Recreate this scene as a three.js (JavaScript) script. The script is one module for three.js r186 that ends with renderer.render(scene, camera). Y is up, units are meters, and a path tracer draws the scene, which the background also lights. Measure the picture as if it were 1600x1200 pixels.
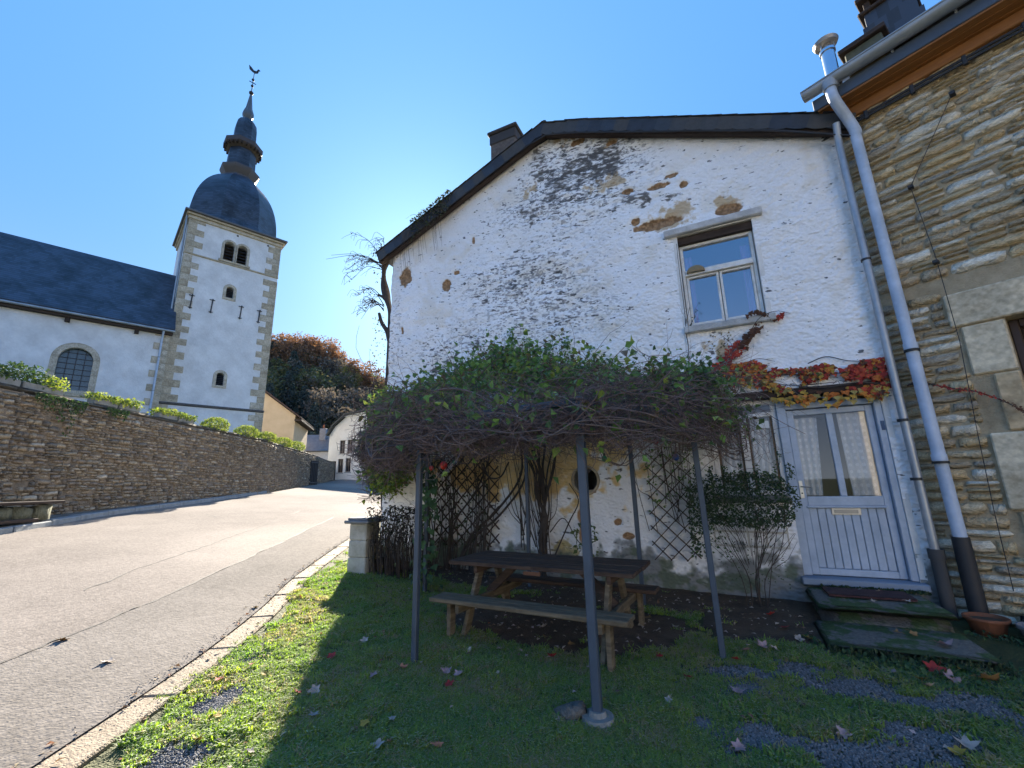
import * as THREE from 'three';
import { mergeGeometries, mergeVertices, toCreasedNormals } from 'three/addons/utils/BufferGeometryUtils.js';

// ---------- camera, sky, sun, exposure ----------
const scene = new THREE.Scene();
const camera = new THREE.PerspectiveCamera(83.45, 4 / 3, 0.05, 3000);
camera.position.set(0, 1.6, 0);
camera.rotation.order = 'YXZ';
camera.rotation.set(0.2294, 0, -0.0219);
const renderer = new THREE.WebGLRenderer({ antialias: true });
renderer.setSize(1024, 768);
renderer.toneMapping = THREE.LinearToneMapping;
renderer.toneMappingExposure = 4.2;
renderer.shadowMap.enabled = true;
const SUN = new THREE.Vector3(-0.1872, 0.4019, -0.8963).normalize();
{ // clear autumn sky: deep blue overhead, paler to the horizon, a wide bright aureole round the sun
  const W = 1024, H = 512, d = new Float32Array(W * H * 4), v = new THREE.Vector3();
  for (let j = 0; j < H; j++) for (let i = 0; i < W; i++) {
    const th = (i + .5) / W * 2 * Math.PI - Math.PI, el = ((j + .5) / H - .5) * Math.PI;
    v.set(Math.cos(el) * Math.cos(th), Math.sin(el), Math.cos(el) * Math.sin(th));
    const y = Math.max(v.y, 0), h = Math.pow(1 - y, 6), g = Math.acos(Math.min(1, Math.max(-1, v.dot(SUN))));
    const a = Math.exp(-g * g / 0.06) * 0.10 + Math.exp(-g / 0.32) * 0.20, b = Math.exp(-g / 0.7);
    const k = (j * W + i) * 4;
    d[k] = 0.029 + 0.300 * h + a * 0.52 + b * 0.012;
    d[k + 1] = 0.092 + 0.285 * h + a * 0.64 + b * 0.038;
    d[k + 2] = 0.232 + 0.205 * h + a * 0.54 + b * 0.055;
    d[k + 3] = 1;
  }
  const sky = new THREE.DataTexture(d, W, H, THREE.RGBAFormat, THREE.FloatType);
  sky.mapping = THREE.EquirectangularReflectionMapping; sky.magFilter = sky.minFilter = THREE.LinearFilter; sky.needsUpdate = true;
  scene.background = sky; scene.environment = sky;
}
const sun = new THREE.DirectionalLight(new THREE.Color(1, 0.9, 0.75), 5);
sun.position.copy(SUN).multiplyScalar(120); sun.target.position.set(0, 0, -8);
sun.castShadow = true; sun.shadow.mapSize.set(4096, 4096);
Object.assign(sun.shadow.camera, { left: -60, right: 60, top: 60, bottom: -60, near: 1, far: 400 });
scene.add(sun, sun.target);

// ---------- helpers ----------
const RNG = s => () => { s |= 0; s = s + 0x6D2B79F5 | 0; let t = Math.imul(s ^ s >>> 15, 1 | s); t = t + Math.imul(t ^ t >>> 7, 61 | t) ^ t; return ((t ^ t >>> 14) >>> 0) / 4294967296; };
const clamp = (x, a = 0, b = 1) => Math.min(b, Math.max(a, x)), lerp = (a, b, t) => a + (b - a) * t;
const sstep = (a, b, x) => { x = clamp((x - a) / (b - a)); return x * x * (3 - 2 * x); };
const h2 = (x, y, s) => { let h = Math.imul(x, 374761393) + Math.imul(y, 668265263) + Math.imul(s, 974634281) | 0; h = Math.imul(h ^ h >>> 13, 1274126177); return ((h ^ h >>> 16) >>> 0) / 4294967296; };
function vn(x, y, s = 0, p = 0) { // value noise, optional period p
  const xi = Math.floor(x), yi = Math.floor(y), fx = x - xi, fy = y - yi, u = fx * fx * (3 - 2 * fx), w = fy * fy * (3 - 2 * fy);
  const m = p ? q => ((q % p) + p) % p : q => q;
  const a = h2(m(xi), m(yi), s), b = h2(m(xi + 1), m(yi), s), c = h2(m(xi), m(yi + 1), s), d = h2(m(xi + 1), m(yi + 1), s);
  return lerp(lerp(a, b, u), lerp(c, d, u), w);
}
function fbm(x, y, o = 4, s = 0, p = 0) { let a = .5, t = 0, n = 0; for (let i = 0; i < o; i++) { t += a * vn(x, y, s + i * 17, p); n += a; a *= .5; x *= 2; y *= 2; p *= 2; } return t / n; }
function tex(w, h, f, rep = [1, 1], srgb = true) {
  const d = new Uint8Array(w * h * 4);
  for (let j = 0; j < h; j++) for (let i = 0; i < w; i++) { const c = f((i + .5) / w, (j + .5) / h), k = (j * w + i) * 4; if (c.length) { d[k] = clamp(c[0]) * 255; d[k + 1] = clamp(c[1]) * 255; d[k + 2] = clamp(c[2]) * 255; } else d[k] = d[k + 1] = d[k + 2] = clamp(c) * 255; d[k + 3] = 255; }
  const t = new THREE.DataTexture(d, w, h); t.wrapS = t.wrapT = THREE.RepeatWrapping; t.magFilter = THREE.LinearFilter; t.minFilter = THREE.LinearMipmapLinearFilter; t.generateMipmaps = true;
  t.repeat.set(rep[0], rep[1]); if (srgb) t.colorSpace = THREE.SRGBColorSpace; t.needsUpdate = true; return t;
}
const rep = (t, x, y) => { const c = t.clone(); c.repeat.set(x, y); c.needsUpdate = true; return c; };
const lin = (r, g, b) => new THREE.Color().setRGB(r, g, b);
function mat(r, g, b, o = {}) { const { phys, ...q } = o; return new (phys ? THREE.MeshPhysicalMaterial : THREE.MeshStandardMaterial)({ color: lin(r, g, b), roughness: .85, side: THREE.DoubleSide, ...q }); }
// every geometry leaves here non-indexed, with uv in metres by its main axis unless it keeps its own
function prep(g, keep) {
  const q = g.index ? g.toNonIndexed() : g; if (!q.attributes.normal) q.computeVertexNormals();
  if (!keep || !q.attributes.uv) {
    const p = q.attributes.position, n = q.attributes.normal, uv = new Float32Array(p.count * 2);
    for (let t = 0; t < p.count; t += 3) {
      let ax = 0, ay = 0, az = 0; for (let k = 0; k < 3; k++) { ax += n.getX(t + k); ay += n.getY(t + k); az += n.getZ(t + k); }
      ax = Math.abs(ax); ay = Math.abs(ay); az = Math.abs(az);
      for (let k = 0; k < 3; k++) { const i = t + k, x = p.getX(i), y = p.getY(i), z = p.getZ(i); if (az >= ax && az >= ay) { uv[i * 2] = x; uv[i * 2 + 1] = y; } else if (ax >= ay) { uv[i * 2] = z; uv[i * 2 + 1] = y; } else { uv[i * 2] = x; uv[i * 2 + 1] = z; } }
    }
    q.setAttribute('uv', new THREE.BufferAttribute(uv, 2));
  }
  for (const k of Object.keys(q.attributes)) if (!['position', 'normal', 'uv', 'color'].includes(k)) q.deleteAttribute(k);
  return q;
}
function mesh(name, geos, m, parent = scene, keep = false) {
  const list = (Array.isArray(geos) ? geos : [geos]).map(g => prep(g, keep));
  const g = list.length > 1 ? mergeGeometries(list) : list[0];
  const o = new THREE.Mesh(g, m); o.name = name; o.castShadow = o.receiveShadow = true; parent.add(o); return o;
}
const taken = {};
function numbered(n) { const k = taken[n] = (taken[n] ?? -1) + 1; return k ? `${n}_${String(k).padStart(3, '0')}` : n; }
function tag(o, label, category, group) { o.userData.label = label; o.userData.category = category; if (group) o.userData.group = group; return o; }
function thing(name, label, category, [x, y, z] = [0, 0, 0], turn = 0, group) { const o = new THREE.Group(); o.name = numbered(name); o.position.set(x, y, z); o.rotation.y = turn; scene.add(o); return tag(o, label, category, group); }
const struct = (name, geos, m, keep) => { const o = mesh(name, geos, m, scene, keep); o.userData.kind = 'structure'; return o; };
const stuff = o => { o.userData.kind = 'stuff'; return o; };
// chamfered box between two corners
function bx(x0, x1, y0, y1, z0, z1, c = .006) {
  const w = Math.abs(x1 - x0), h = Math.abs(y1 - y0), d = Math.abs(z1 - z0), X = (x0 + x1) / 2, Y = (y0 + y1) / 2, Z = (z0 + z1) / 2;
  c = Math.min(c, w * .3, h * .3, d * .3);
  const a = w / 2, b = h / 2, e = d / 2, P = [], quad = (...q) => { P.push(...q[0], ...q[1], ...q[2], ...q[0], ...q[2], ...q[3]); }, tri = (...q) => P.push(...q[0], ...q[1], ...q[2]);
  const fix = (q) => { // orient outward
    const [A, B, C] = q, n = [(B[1] - A[1]) * (C[2] - A[2]) - (B[2] - A[2]) * (C[1] - A[1]), (B[2] - A[2]) * (C[0] - A[0]) - (B[0] - A[0]) * (C[2] - A[2]), (B[0] - A[0]) * (C[1] - A[1]) - (B[1] - A[1]) * (C[0] - A[0])];
    const m = q.reduce((s, p) => [s[0] + p[0], s[1] + p[1], s[2] + p[2]], [0, 0, 0]); return n[0] * m[0] + n[1] * m[1] + n[2] * m[2] < 0 ? q.slice().reverse() : q;
  };
  for (const s of [-1, 1]) {
    quad(...fix([[s * a, -b + c, -e + c], [s * a, b - c, -e + c], [s * a, b - c, e - c], [s * a, -b + c, e - c]]));
    quad(...fix([[-a + c, s * b, -e + c], [a - c, s * b, -e + c], [a - c, s * b, e - c], [-a + c, s * b, e - c]]));
    quad(...fix([[-a + c, -b + c, s * e], [a - c, -b + c, s * e], [a - c, b - c, s * e], [-a + c, b - c, s * e]]));
    for (const t of [-1, 1]) {
      quad(...fix([[s * a, t * (b - c), -e + c], [s * a, t * (b - c), e - c], [s * (a - c), t * b, e - c], [s * (a - c), t * b, -e + c]]));
      quad(...fix([[s * a, -b + c, t * (e - c)], [s * a, b - c, t * (e - c)], [s * (a - c), b - c, t * e], [s * (a - c), -b + c, t * e]]));
      quad(...fix([[-a + c, s * b, t * (e - c)], [a - c, s * b, t * (e - c)], [a - c, s * (b - c), t * e], [-a + c, s * (b - c), t * e]]));
      for (const r of [-1, 1]) tri(...fix([[s * a, t * (b - c), r * (e - c)], [s * (a - c), t * b, r * (e - c)], [s * (a - c), t * (b - c), r * e]]));
    }
  }
  for (let i = 0; i < P.length; i += 3) { P[i] += X; P[i + 1] += Y; P[i + 2] += Z; }
  const g = new THREE.BufferGeometry(); g.setAttribute('position', new THREE.Float32BufferAttribute(P, 3)); g.computeVertexNormals(); return g;
}
const plainBox = (x0, x1, y0, y1, z0, z1) => new THREE.BoxGeometry(Math.abs(x1 - x0), Math.abs(y1 - y0), Math.abs(z1 - z0)).translate((x0 + x1) / 2, (y0 + y1) / 2, (z0 + z1) / 2);
// a bar of rectangular section from a to b
function bar(a, b, w, h, roll = 0) { const A = new THREE.Vector3(...a), B = new THREE.Vector3(...b), L = A.distanceTo(B); const g = bx(-w / 2, w / 2, -h / 2, h / 2, 0, L, Math.min(w, h) * .12); if (roll) g.rotateZ(roll); const m = new THREE.Matrix4().lookAt(B, A, Math.abs(B.y - A.y) > .99 * L ? new THREE.Vector3(0, 0, 1) : new THREE.Vector3(0, 1, 0)); m.setPosition(A); return g.applyMatrix4(m); }
// tapered tube through points [[x,y,z],...]; radius r0 -> r1 (or a function of t)
function tube(pts, r0, r1 = r0, sides = 6, n = 0) {
  let P = pts.map(p => new THREE.Vector3(...p)); if (n) P = new THREE.CatmullRomCurve3(P).getPoints(n);
  const pos = [], nor = [], uv = [], idx = [], T = new THREE.Vector3(), N = new THREE.Vector3(), B = new THREE.Vector3(); let len = 0;
  N.set(0, 1, 0); const t0 = P[1].clone().sub(P[0]).normalize(); if (Math.abs(t0.y) > .9) N.set(1, 0, 0);
  for (let i = 0; i < P.length; i++) {
    T.subVectors(P[Math.min(i + 1, P.length - 1)], P[Math.max(i - 1, 0)]).normalize(); N.addScaledVector(T, -N.dot(T)).normalize(); B.crossVectors(T, N);
    const t = i / (P.length - 1), r = typeof r0 === 'function' ? r0(t) : lerp(r0, r1, t); if (i) len += P[i].distanceTo(P[i - 1]);
    for (let k = 0; k <= sides; k++) { const a = k / sides * 2 * Math.PI, c = Math.cos(a), s = Math.sin(a), x = N.x * c + B.x * s, y = N.y * c + B.y * s, z = N.z * c + B.z * s; pos.push(P[i].x + x * r, P[i].y + y * r, P[i].z + z * r); nor.push(x, y, z); uv.push(a * r * 1.0, len); }
  }
  for (let i = 0; i < P.length - 1; i++) for (let k = 0; k < sides; k++) { const a = i * (sides + 1) + k, b = a + sides + 1; idx.push(a, a + 1, b, b, a + 1, b + 1); }
  const g = new THREE.BufferGeometry(); g.setAttribute('position', new THREE.Float32BufferAttribute(pos, 3)); g.setAttribute('normal', new THREE.Float32BufferAttribute(nor, 3)); g.setAttribute('uv', new THREE.Float32BufferAttribute(uv, 2)); g.setIndex(idx); return g;
}
const cyl = (x, y0, y1, z, r0, r1 = r0, n = 16) => new THREE.CylinderGeometry(r1, r0, y1 - y0, n).translate(x, (y0 + y1) / 2, z);
function poly(pts, y) { // flat polygon sheet from [x,z] points
  const s = new THREE.Shape(pts.map(p => new THREE.Vector2(p[0], -p[1]))); const g = new THREE.ShapeGeometry(s); g.rotateX(-Math.PI / 2); g.translate(0, y, 0); return g;
}
function extr(pts, d, bev = 0) { // extrude an outline of [x,y] points to depth d along +z
  return new THREE.ExtrudeGeometry(new THREE.Shape(pts.map(p => new THREE.Vector2(p[0], p[1]))), { depth: d, bevelEnabled: bev > 0, bevelSize: bev, bevelThickness: bev, bevelSegments: 1, steps: 1 });
}
// many small leaves in one geometry with vertex colours
class Leaves {
  constructor() { this.p = []; this.c = []; }
  add(x, y, z, size, r, col, o = {}) {
    const d = o.dir || [r() * 2 - 1, r() * 1.4 - .9, r() * 2 - 1], D = new THREE.Vector3(...d).normalize();
    const n = o.nor ? new THREE.Vector3(...o.nor).add(new THREE.Vector3(r() - .5, r() - .5, r() - .5).multiplyScalar(o.jit ?? .9)) : new THREE.Vector3(r() * 2 - 1, r() * 2 - .6, r() * 2 - 1);
    const S = new THREE.Vector3().crossVectors(D, n).normalize(), N = new THREE.Vector3().crossVectors(S, D);
    const w = size * (o.w ?? .62) / 2, L = size, f = size * (.08 + .16 * r()), bend = -size * (.05 + .2 * r());
    const P = (l, s, h) => [x + D.x * l + S.x * s + N.x * h, y + D.y * l + S.y * s + N.y * h, z + D.z * l + S.z * s + N.z * h];
    const b = P(0, 0, 0), m = P(L * .5, 0, 0), t = P(L, 0, bend), k = .8 + .4 * r(), cc = [col[0] * k, col[1] * k, col[2] * k];
    const put = (...q) => { for (const v of q) { this.p.push(...v); this.c.push(...cc); } };
    if (o.lobed) {
      const l1 = P(L * .3, w * 1.5, f * .7), l2 = P(L * .62, w * .55, f * .4), r1 = P(L * .3, -w * 1.5, f * .7), r2 = P(L * .62, -w * .55, f * .4), l3 = P(L * .05, w * .9, f * .3), r3 = P(L * .05, -w * .9, f * .3);
      put(b, m, l1); put(m, l2, l1); put(m, t, l2); put(b, r1, m); put(m, r1, r2); put(m, r2, t); put(b, l1, l3); put(b, r3, r1);
    } else { const l = P(L * .42, w, f), q = P(L * .42, -w, f); put(b, m, l); put(m, t, l); put(b, q, m); put(m, q, t); }
  }
  geo() { const g = new THREE.BufferGeometry(); g.setAttribute('position', new THREE.Float32BufferAttribute(this.p, 3)); g.setAttribute('color', new THREE.Float32BufferAttribute(this.c, 3)); g.computeVertexNormals(); g.setAttribute('uv', new THREE.Float32BufferAttribute(new Float32Array(this.p.length / 3 * 2), 2)); return g; }
}
const leafMat = (o = {}) => new THREE.MeshPhysicalMaterial({ color: lin(1, 1, 1), vertexColors: true, roughness: .92, side: THREE.DoubleSide, transmission: .38, thickness: 0, ...o });
const LEAF = leafMat(), LEAFDRY = leafMat({ roughness: .97, transmission: .3 });
const pick = (r, a) => a[Math.floor(r() * a.length)];

// ---------- shared procedural materials ----------
const grain = tex(256, 256, (x, y) => fbm(x * 16, y * 16, 5, 3, 16), [1, 1], false);
const fineBump = tex(384, 384, (x, y) => .6 * fbm(x * 64, y * 64, 3, 9, 64) + .4 * fbm(x * 12, y * 12, 4, 5, 12), [1.6, 1.6], false);
const mott = (lo, hi, f = 8, s = 1, r = 1) => tex(256, 256, (x, y) => { const a = fbm(x * f, y * f, 4, s, f), b = fbm(x * f * 6, y * f * 6, 3, s + 50, f * 6), t = clamp((a - .3) * 2.2 * .6 + b * .45); return [lerp(lo[0], hi[0], t), lerp(lo[1], hi[1], t), lerp(lo[2], hi[2], t)]; }, [r, r], false);
const asphaltTex = (lo, hi, sd) => tex(1024, 1024, (x, y) => { const a = fbm(x * 3, y * 3, 4, sd, 3), e = fbm(x * 14, y * 14, 3, sd + 2, 14), c = vn(x * 500, y * 500, sd + 4, 500), d = vn(x * 260, y * 260, sd + 9, 260); let t = .42 * a + .16 * e + .22 * c + .24 * d; t = clamp((t - .24) * 1.9); return [lerp(lo[0], hi[0], t), lerp(lo[1], hi[1], t), lerp(lo[2], hi[2], t)]; }, [.13, .13], false);
const asphaltBump = tex(512, 512, (x, y) => vn(x * 110, y * 110, 8, 110) * .6 + vn(x * 220, y * 220, 4, 220) * .4, [.7, .7], false);
const woodTex = (lo, hi, sd) => tex(256, 512, (x, y) => { const w = fbm(x * 3, y * 60, 4, sd, 60), k = fbm(x * 24, y * 24, 3, sd + 7, 24), t = clamp((w - .25) * 1.7 * .8 + (k - .4) * .5); return [lerp(lo[0], hi[0], t), lerp(lo[1], hi[1], t), lerp(lo[2], hi[2], t)]; }, [1, 1], false);
const woodBump = tex(512, 512, (x, y) => fbm(x * 3, y * 70, 4, 31, 70), [1, 1], false);
const M = {
  white: mat(.78, .77, .74, { map: mott([.86, .85, .84], [1, 1, 1], 10, 21), bumpMap: fineBump, bumpScale: .006 }),
  paintBlue: mat(.46, .53, .62, { roughness: .5, map: mott([.68, .71, .74], [1, 1, 1], 6, 23), bumpMap: grain, bumpScale: .0015 }),
  frameWhite: mat(.80, .79, .76, { roughness: .55, map: mott([.72, .7, .67], [1, 1, 1], 14, 24), bumpMap: woodBump, bumpScale: .002 }),
  slate: mat(.035, .04, .05, { roughness: .55, bumpMap: grain, bumpScale: .004, map: mott([.72, .74, .76], [1, 1, 1], 9, 25) }),
  slateOld: mat(.06, .06, .058, { roughness: .75, bumpMap: grain, bumpScale: .006, map: mott([.55, .56, .5], [1, 1, 1], 9, 26) }),
  zinc: mat(.40, .43, .46, { roughness: .42, metalness: .45, map: mott([.7, .72, .74], [1, 1, 1], 5, 27), bumpMap: grain, bumpScale: .0015 }),
  zincBlue: mat(.52, .60, .72, { roughness: .45, map: mott([.66, .69, .72], [1, 1, 1], 5, 28) }),
  steel: mat(.62, .64, .66, { roughness: .22, metalness: 1 }),
  iron: mat(.025, .025, .027, { roughness: .6 }),
  post: mat(.065, .09, .125, { roughness: .5, map: mott([.7, .7, .7], [1, 1, 1], 8, 29), bumpMap: grain, bumpScale: .001 }),
  bench: mat(.23, .185, .125, { map: woodTex([.42, .40, .36], [1, .97, .9], 41), bumpMap: woodBump, bumpScale: .006 }),
  tableTop: mat(.12, .078, .055, { map: woodTex([.35, .33, .32], [1, .95, .92], 42), bumpMap: woodBump, bumpScale: .006 }),
  woodDark: mat(.06, .04, .03, { map: woodTex([.4, .38, .36], [1, .95, .9], 43), bumpMap: woodBump, bumpScale: .004 }),
  soffit: mat(.36, .155, .045, { roughness: .55, map: woodTex([.7, .66, .6], [1, 1, 1], 44) }),
  lattice: mat(.085, .05, .035, { map: woodTex([.5, .48, .45], [1, 1, 1], 45), bumpMap: woodBump, bumpScale: .003 }),
  bark: mat(.075, .06, .05, { map: mott([.5, .47, .45], [1, 1, 1], 10, 46), bumpMap: grain, bumpScale: .02 }),
  twig: mat(.115, .085, .08, { map: mott([.55, .52, .52], [1, 1, 1], 12, 47, 4) }),
  dirt: mat(.125, .082, .05, { map: mott([.5, .47, .44], [1, 1, 1], 7, 48), bumpMap: fineBump, bumpScale: .03 }),
  glass: new THREE.MeshPhysicalMaterial({ color: lin(1, 1, 1), roughness: .02, transmission: 1, thickness: 0, ior: 1.5, side: THREE.DoubleSide }),
  winGlass: new THREE.MeshPhysicalMaterial({ color: lin(1, 1, 1), roughness: .02, transmission: 1, thickness: 0, ior: 2.7, side: THREE.DoubleSide }),
  room: mat(.30, .28, .25),
  terracotta: mat(.28, .105, .05, { map: mott([.6, .55, .5], [1, 1, 1], 8, 51) }),
  concrete: mat(.26, .26, .25, { map: mott([.65, .66, .62], [1, 1, 1], 8, 52), bumpMap: fineBump, bumpScale: .008 }),
};
const lace = tex(512, 512, (x, y) => { const a = Math.sin(x * 380) * Math.sin(y * 380), w = vn(x * 90, y * 90, 3, 90), f = Math.hypot((x * 5 % 1) - .5, (y * 6 % 1) - .5), b = fbm(x * 9, y * 9, 3, 5, 9), q = .80 + .05 * a + .06 * (w - .5) + (f < .26 + .1 * (b - .5) ? .07 : 0) + .06 * (b - .5); return [q, q, q]; }, [1.3, 1.3]);
M.curtain = new THREE.MeshPhysicalMaterial({ color: lin(.78, .78, .76), map: lace, roughness: .95, transmission: .25, thickness: 0, side: THREE.DoubleSide });
// limestone tones shared by the rubble walls
const stoneTex = [61, 62, 63].map(s => tex(256, 256, (x, y) => { const a = fbm(x * 4, y * 4, 4, s, 4), b = fbm(x * 26, y * 26, 3, s + 3, 26), t = clamp((a * .55 + b * .6 - .3) * 1.9); return [lerp(.5, 1, t), lerp(.48, 1, t), lerp(.45, 1, t)]; }, [1, 1], false));
const stoneBump = tex(256, 256, (x, y) => fbm(x * 8, y * 8, 5, 77, 8), [1, 1], false);
const stoneTone = (r, g, b, i, o = {}) => mat(r, g, b, { map: stoneTex[i % 3], bumpMap: stoneBump, bumpScale: .02, roughness: .95, ...o });
// irregular stone: a unit block with worn corners and an uneven face
function stoneGeo(seed, nx = 3, ny = 2, rough = .07) {
  const r = RNG(seed), b = mergeVertices((() => { const q = new THREE.BoxGeometry(1, 1, 1, nx, ny, 1); q.deleteAttribute('uv'); q.deleteAttribute('normal'); return q; })());
  const p = b.attributes.position;
  for (let i = 0; i < p.count; i++) {
    let x = p.getX(i), y = p.getY(i), z = p.getZ(i); const ex = Math.abs(x) > .49, ey = Math.abs(y) > .49;
    if (z > .4) { if (ex) x *= .985 - .04 * r(); if (ey) y *= .97 - .07 * r(); if (ex && ey) { x *= .97; y *= .94; z -= .16; } else if (ex || ey) z -= .07 + .07 * r(); else z += .14 * (r() - .3); }
    p.setXYZ(i, x + (r() - .5) * rough * (ex ? 1 : .6), y + (r() - .5) * rough * (ey ? 2.2 : 1.2), z + (r() - .5) * rough);
  }
  b.computeVertexNormals(); const n = b.toNonIndexed(), q = n.attributes.position, uv = new Float32Array(q.count * 2), ou = r(), ov = r();
  for (let i = 0; i < q.count; i++) { uv[i * 2] = q.getX(i) * 1.5 + q.getZ(i) * .4 + ou; uv[i * 2 + 1] = q.getY(i) * .7 + q.getZ(i) * .4 + ov; }
  n.setAttribute('uv', new THREE.BufferAttribute(uv, 2)); return n;
}
const STONES = Array.from({ length: 14 }, (_, i) => stoneGeo(100 + i * 7));
function courses(L, H, r, o) { // rubble bond, laid in panels with their own course heights: list of [x, y, w, h]
  const out = []; let X = 0;
  while (X < L) {
    const P = X + lerp(o.p0 ?? .7, o.p1 ?? 2.2, r()); let y = -r() * o.h0;
    while (y < H) { const h = lerp(o.h0, o.h1, r() ** 1.3); let x = X - r() * .12; const end = P + (r() - .5) * .3; while (x < end) { const w = Math.max(o.w0 * .6, Math.min(lerp(o.w0, o.w1, r() ** 1.5) * (.7 + h / o.h1 * .5), end - x)); if (h > o.h1 * .6 && w < o.w1 * .6 && r() < .35) out.push([x, y, w, h * .5], [x, y + h * .5, w, h * .5]); else out.push([x, y, w, h]); x += w; } y += h; }
    X = P;
  }
  return out.filter(q => q[1] + q[3] * .6 < H && q[1] > -.03);
}
// ground height at (x, z): the lane climbs away from the camera and up towards the churchyard
const soft = x => x > 6 ? x : Math.log(1 + Math.exp(x * 3)) / 3;
const hill = (x, z) => { const a = (x + 74) / 34, b = (z + 140) / 60; return 27 * Math.exp(-(a * a + b * b)) + 12 * sstep(-95, -190, z) * sstep(40, -40, x); };
function gy(x, z) { const f = clamp(-z, -30, 60), xx = clamp(x, -16, 1e9); return .033 * f + .06 * soft(-xx - 1) + hill(x, z); }
// ---------- terrain ----------
{
  const line = (a, b, n) => Array.from({ length: n }, (_, i) => lerp(a, b, i / n));
  const xs = [-900, -600, -400, -300, ...line(-240, -60, 30), ...line(-60, -18, 21), ...line(-18, 8, 90), ...line(8, 40, 12), 60, 100, 200, 400, 900];
  const zs = [-900, -600, -420, ...line(-320, -60, 40), ...line(-60, -22, 20), ...line(-22, 2, 84), ...line(2, 40, 12), 60, 120, 300, 900];
  const P = [], I = []; xs.forEach(x => zs.forEach(z => P.push(x, gy(x, z) + (Math.abs(x) < 12 ? .012 * (fbm(x * 2, z * 2, 3, 5) - .5) : 0), z)));
  const n = zs.length; for (let i = 0; i < xs.length - 1; i++) for (let j = 0; j < n - 1; j++) { const a = i * n + j, b = a + n; I.push(a, a + 1, b, b, a + 1, b + 1); }
  const g = new THREE.BufferGeometry(); g.setAttribute('position', new THREE.Float32BufferAttribute(P, 3)); g.setIndex(I); g.computeVertexNormals();
  struct('ground', g, mat(.085, .095, .03, { map: mott([.55, .5, .42], [1, 1, .9], 6, 71), bumpMap: fineBump, bumpScale: .03 }));
}
// sheet between two polylines, following the ground
function strip(left, right, lift, n = 60, m = 6) {
  const at = (p, t) => { const c = new THREE.CatmullRomCurve3(p.map(q => new THREE.Vector3(q[0], 0, q[1])), false, 'centripetal'); return c.getPoint(t); };
  const P = [], I = [], L = new THREE.CatmullRomCurve3(left.map(q => new THREE.Vector3(q[0], 0, q[1])), false, 'centripetal'), R = new THREE.CatmullRomCurve3(right.map(q => new THREE.Vector3(q[0], 0, q[1])), false, 'centripetal');
  for (let i = 0; i <= n; i++) { const a = L.getPoint(i / n), b = R.getPoint(i / n); for (let j = 0; j <= m; j++) { const x = lerp(a.x, b.x, j / m), z = lerp(a.z, b.z, j / m); P.push(x, gy(x, z) + lift, z); } }
  for (let i = 0; i < n; i++) for (let j = 0; j < m; j++) { const a = i * (m + 1) + j, b = a + m + 1; I.push(a, b, a + 1, b, b + 1, a + 1); }
  const g = new THREE.BufferGeometry(); g.setAttribute('position', new THREE.Float32BufferAttribute(P, 3)); g.setIndex(I); g.computeVertexNormals();
  if (g.attributes.normal.getY(0) < 0) { const q = g.index.array; for (let i = 0; i < q.length; i += 3) { const t = q[i]; q[i] = q[i + 1]; q[i + 1] = t; } g.computeVertexNormals(); } return g;
}
const roadRight = [[-2.2, 4], [-2.45, 0], [-2.57, -2.7], [-2.66, -3.9], [-2.86, -5.2], [-3.18, -6.6], [-3.8, -10.8], [-4.9, -18], [-7.6, -28], [-10.8, -38], [-14, -48]];
const roadLeft = [[-9.6, 4], [-9.75, 0], [-9.85, -3], [-9.95, -5.5], [-10.0, -7.5], [-10.1, -9], [-10.85, -11.6], [-11.4, -16], [-12.3, -22], [-15.7, -38], [-18, -48]];
const asphaltOld = mat(.30, .265, .235, { map: asphaltTex([.50, .49, .485], [1.0, .99, .97], 81), bumpMap: asphaltBump, bumpScale: .0045, roughness: 1, phys: true, specularIntensity: .25 });
const asphaltNew = mat(.24, .215, .19, { map: asphaltTex([.42, .42, .42], [1, 1, 1], 85), bumpMap: asphaltBump, bumpScale: .005, roughness: 1, phys: true, specularIntensity: .25 });
const road = struct('road', strip(roadLeft, roadRight, .022, 110, 14), asphaltOld);
const seam = [[-3.85, 4], [-3.9, 0], [-3.93, -2.5], [-4.0, -3.7], [-4.08, -4.6], [-4.16, -5.5], [-4.45, -7.4], [-4.74, -9.2], [-5.5, -13.6]];
struct('road_patch', strip(seam, roadRight.slice(0, 7).concat([[-4.2, -13.6]]).filter((_, i) => i < 8), .027, 90, 6), asphaltNew);
{ // tar-filled cracks: narrow irregular seams
  const r = RNG(5), tar = mat(.06, .055, .05, { roughness: .8 });
  const wob = (p, w, a) => { const c = new THREE.CatmullRomCurve3(p.map(q => new THREE.Vector3(q[0], 0, q[1]))).getPoints(70), l = [], q = []; c.forEach((v, i) => { const o = (fbm(i * .4, 3, 3, a) - .5) * .12, k = w * (.4 + 1.1 * r()); l.push([v.x + o - k, v.z]); q.push([v.x + o + k, v.z + .01]); }); return [l, q]; };
  const add = (p, w, s, m, lift) => { const [l, q] = wob(p, w, s); mesh('crack', strip(l, q, lift, 140, 1), m, road); };
  add(seam.slice(2).map(q => [q[0] - .01, q[1]]), .012, 3, tar, .031);
  add([[-5.2, -5.6], [-5.6, -7.2], [-5.9, -9], [-6.44, -11.8], [-7.2, -15]], .011, 9, tar, .0265);
  add([[-9.2, -13.2], [-7.6, -12.2], [-6.4, -12.6], [-5.4, -12.1]], .02, 14, tar, .0265);
}
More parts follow.
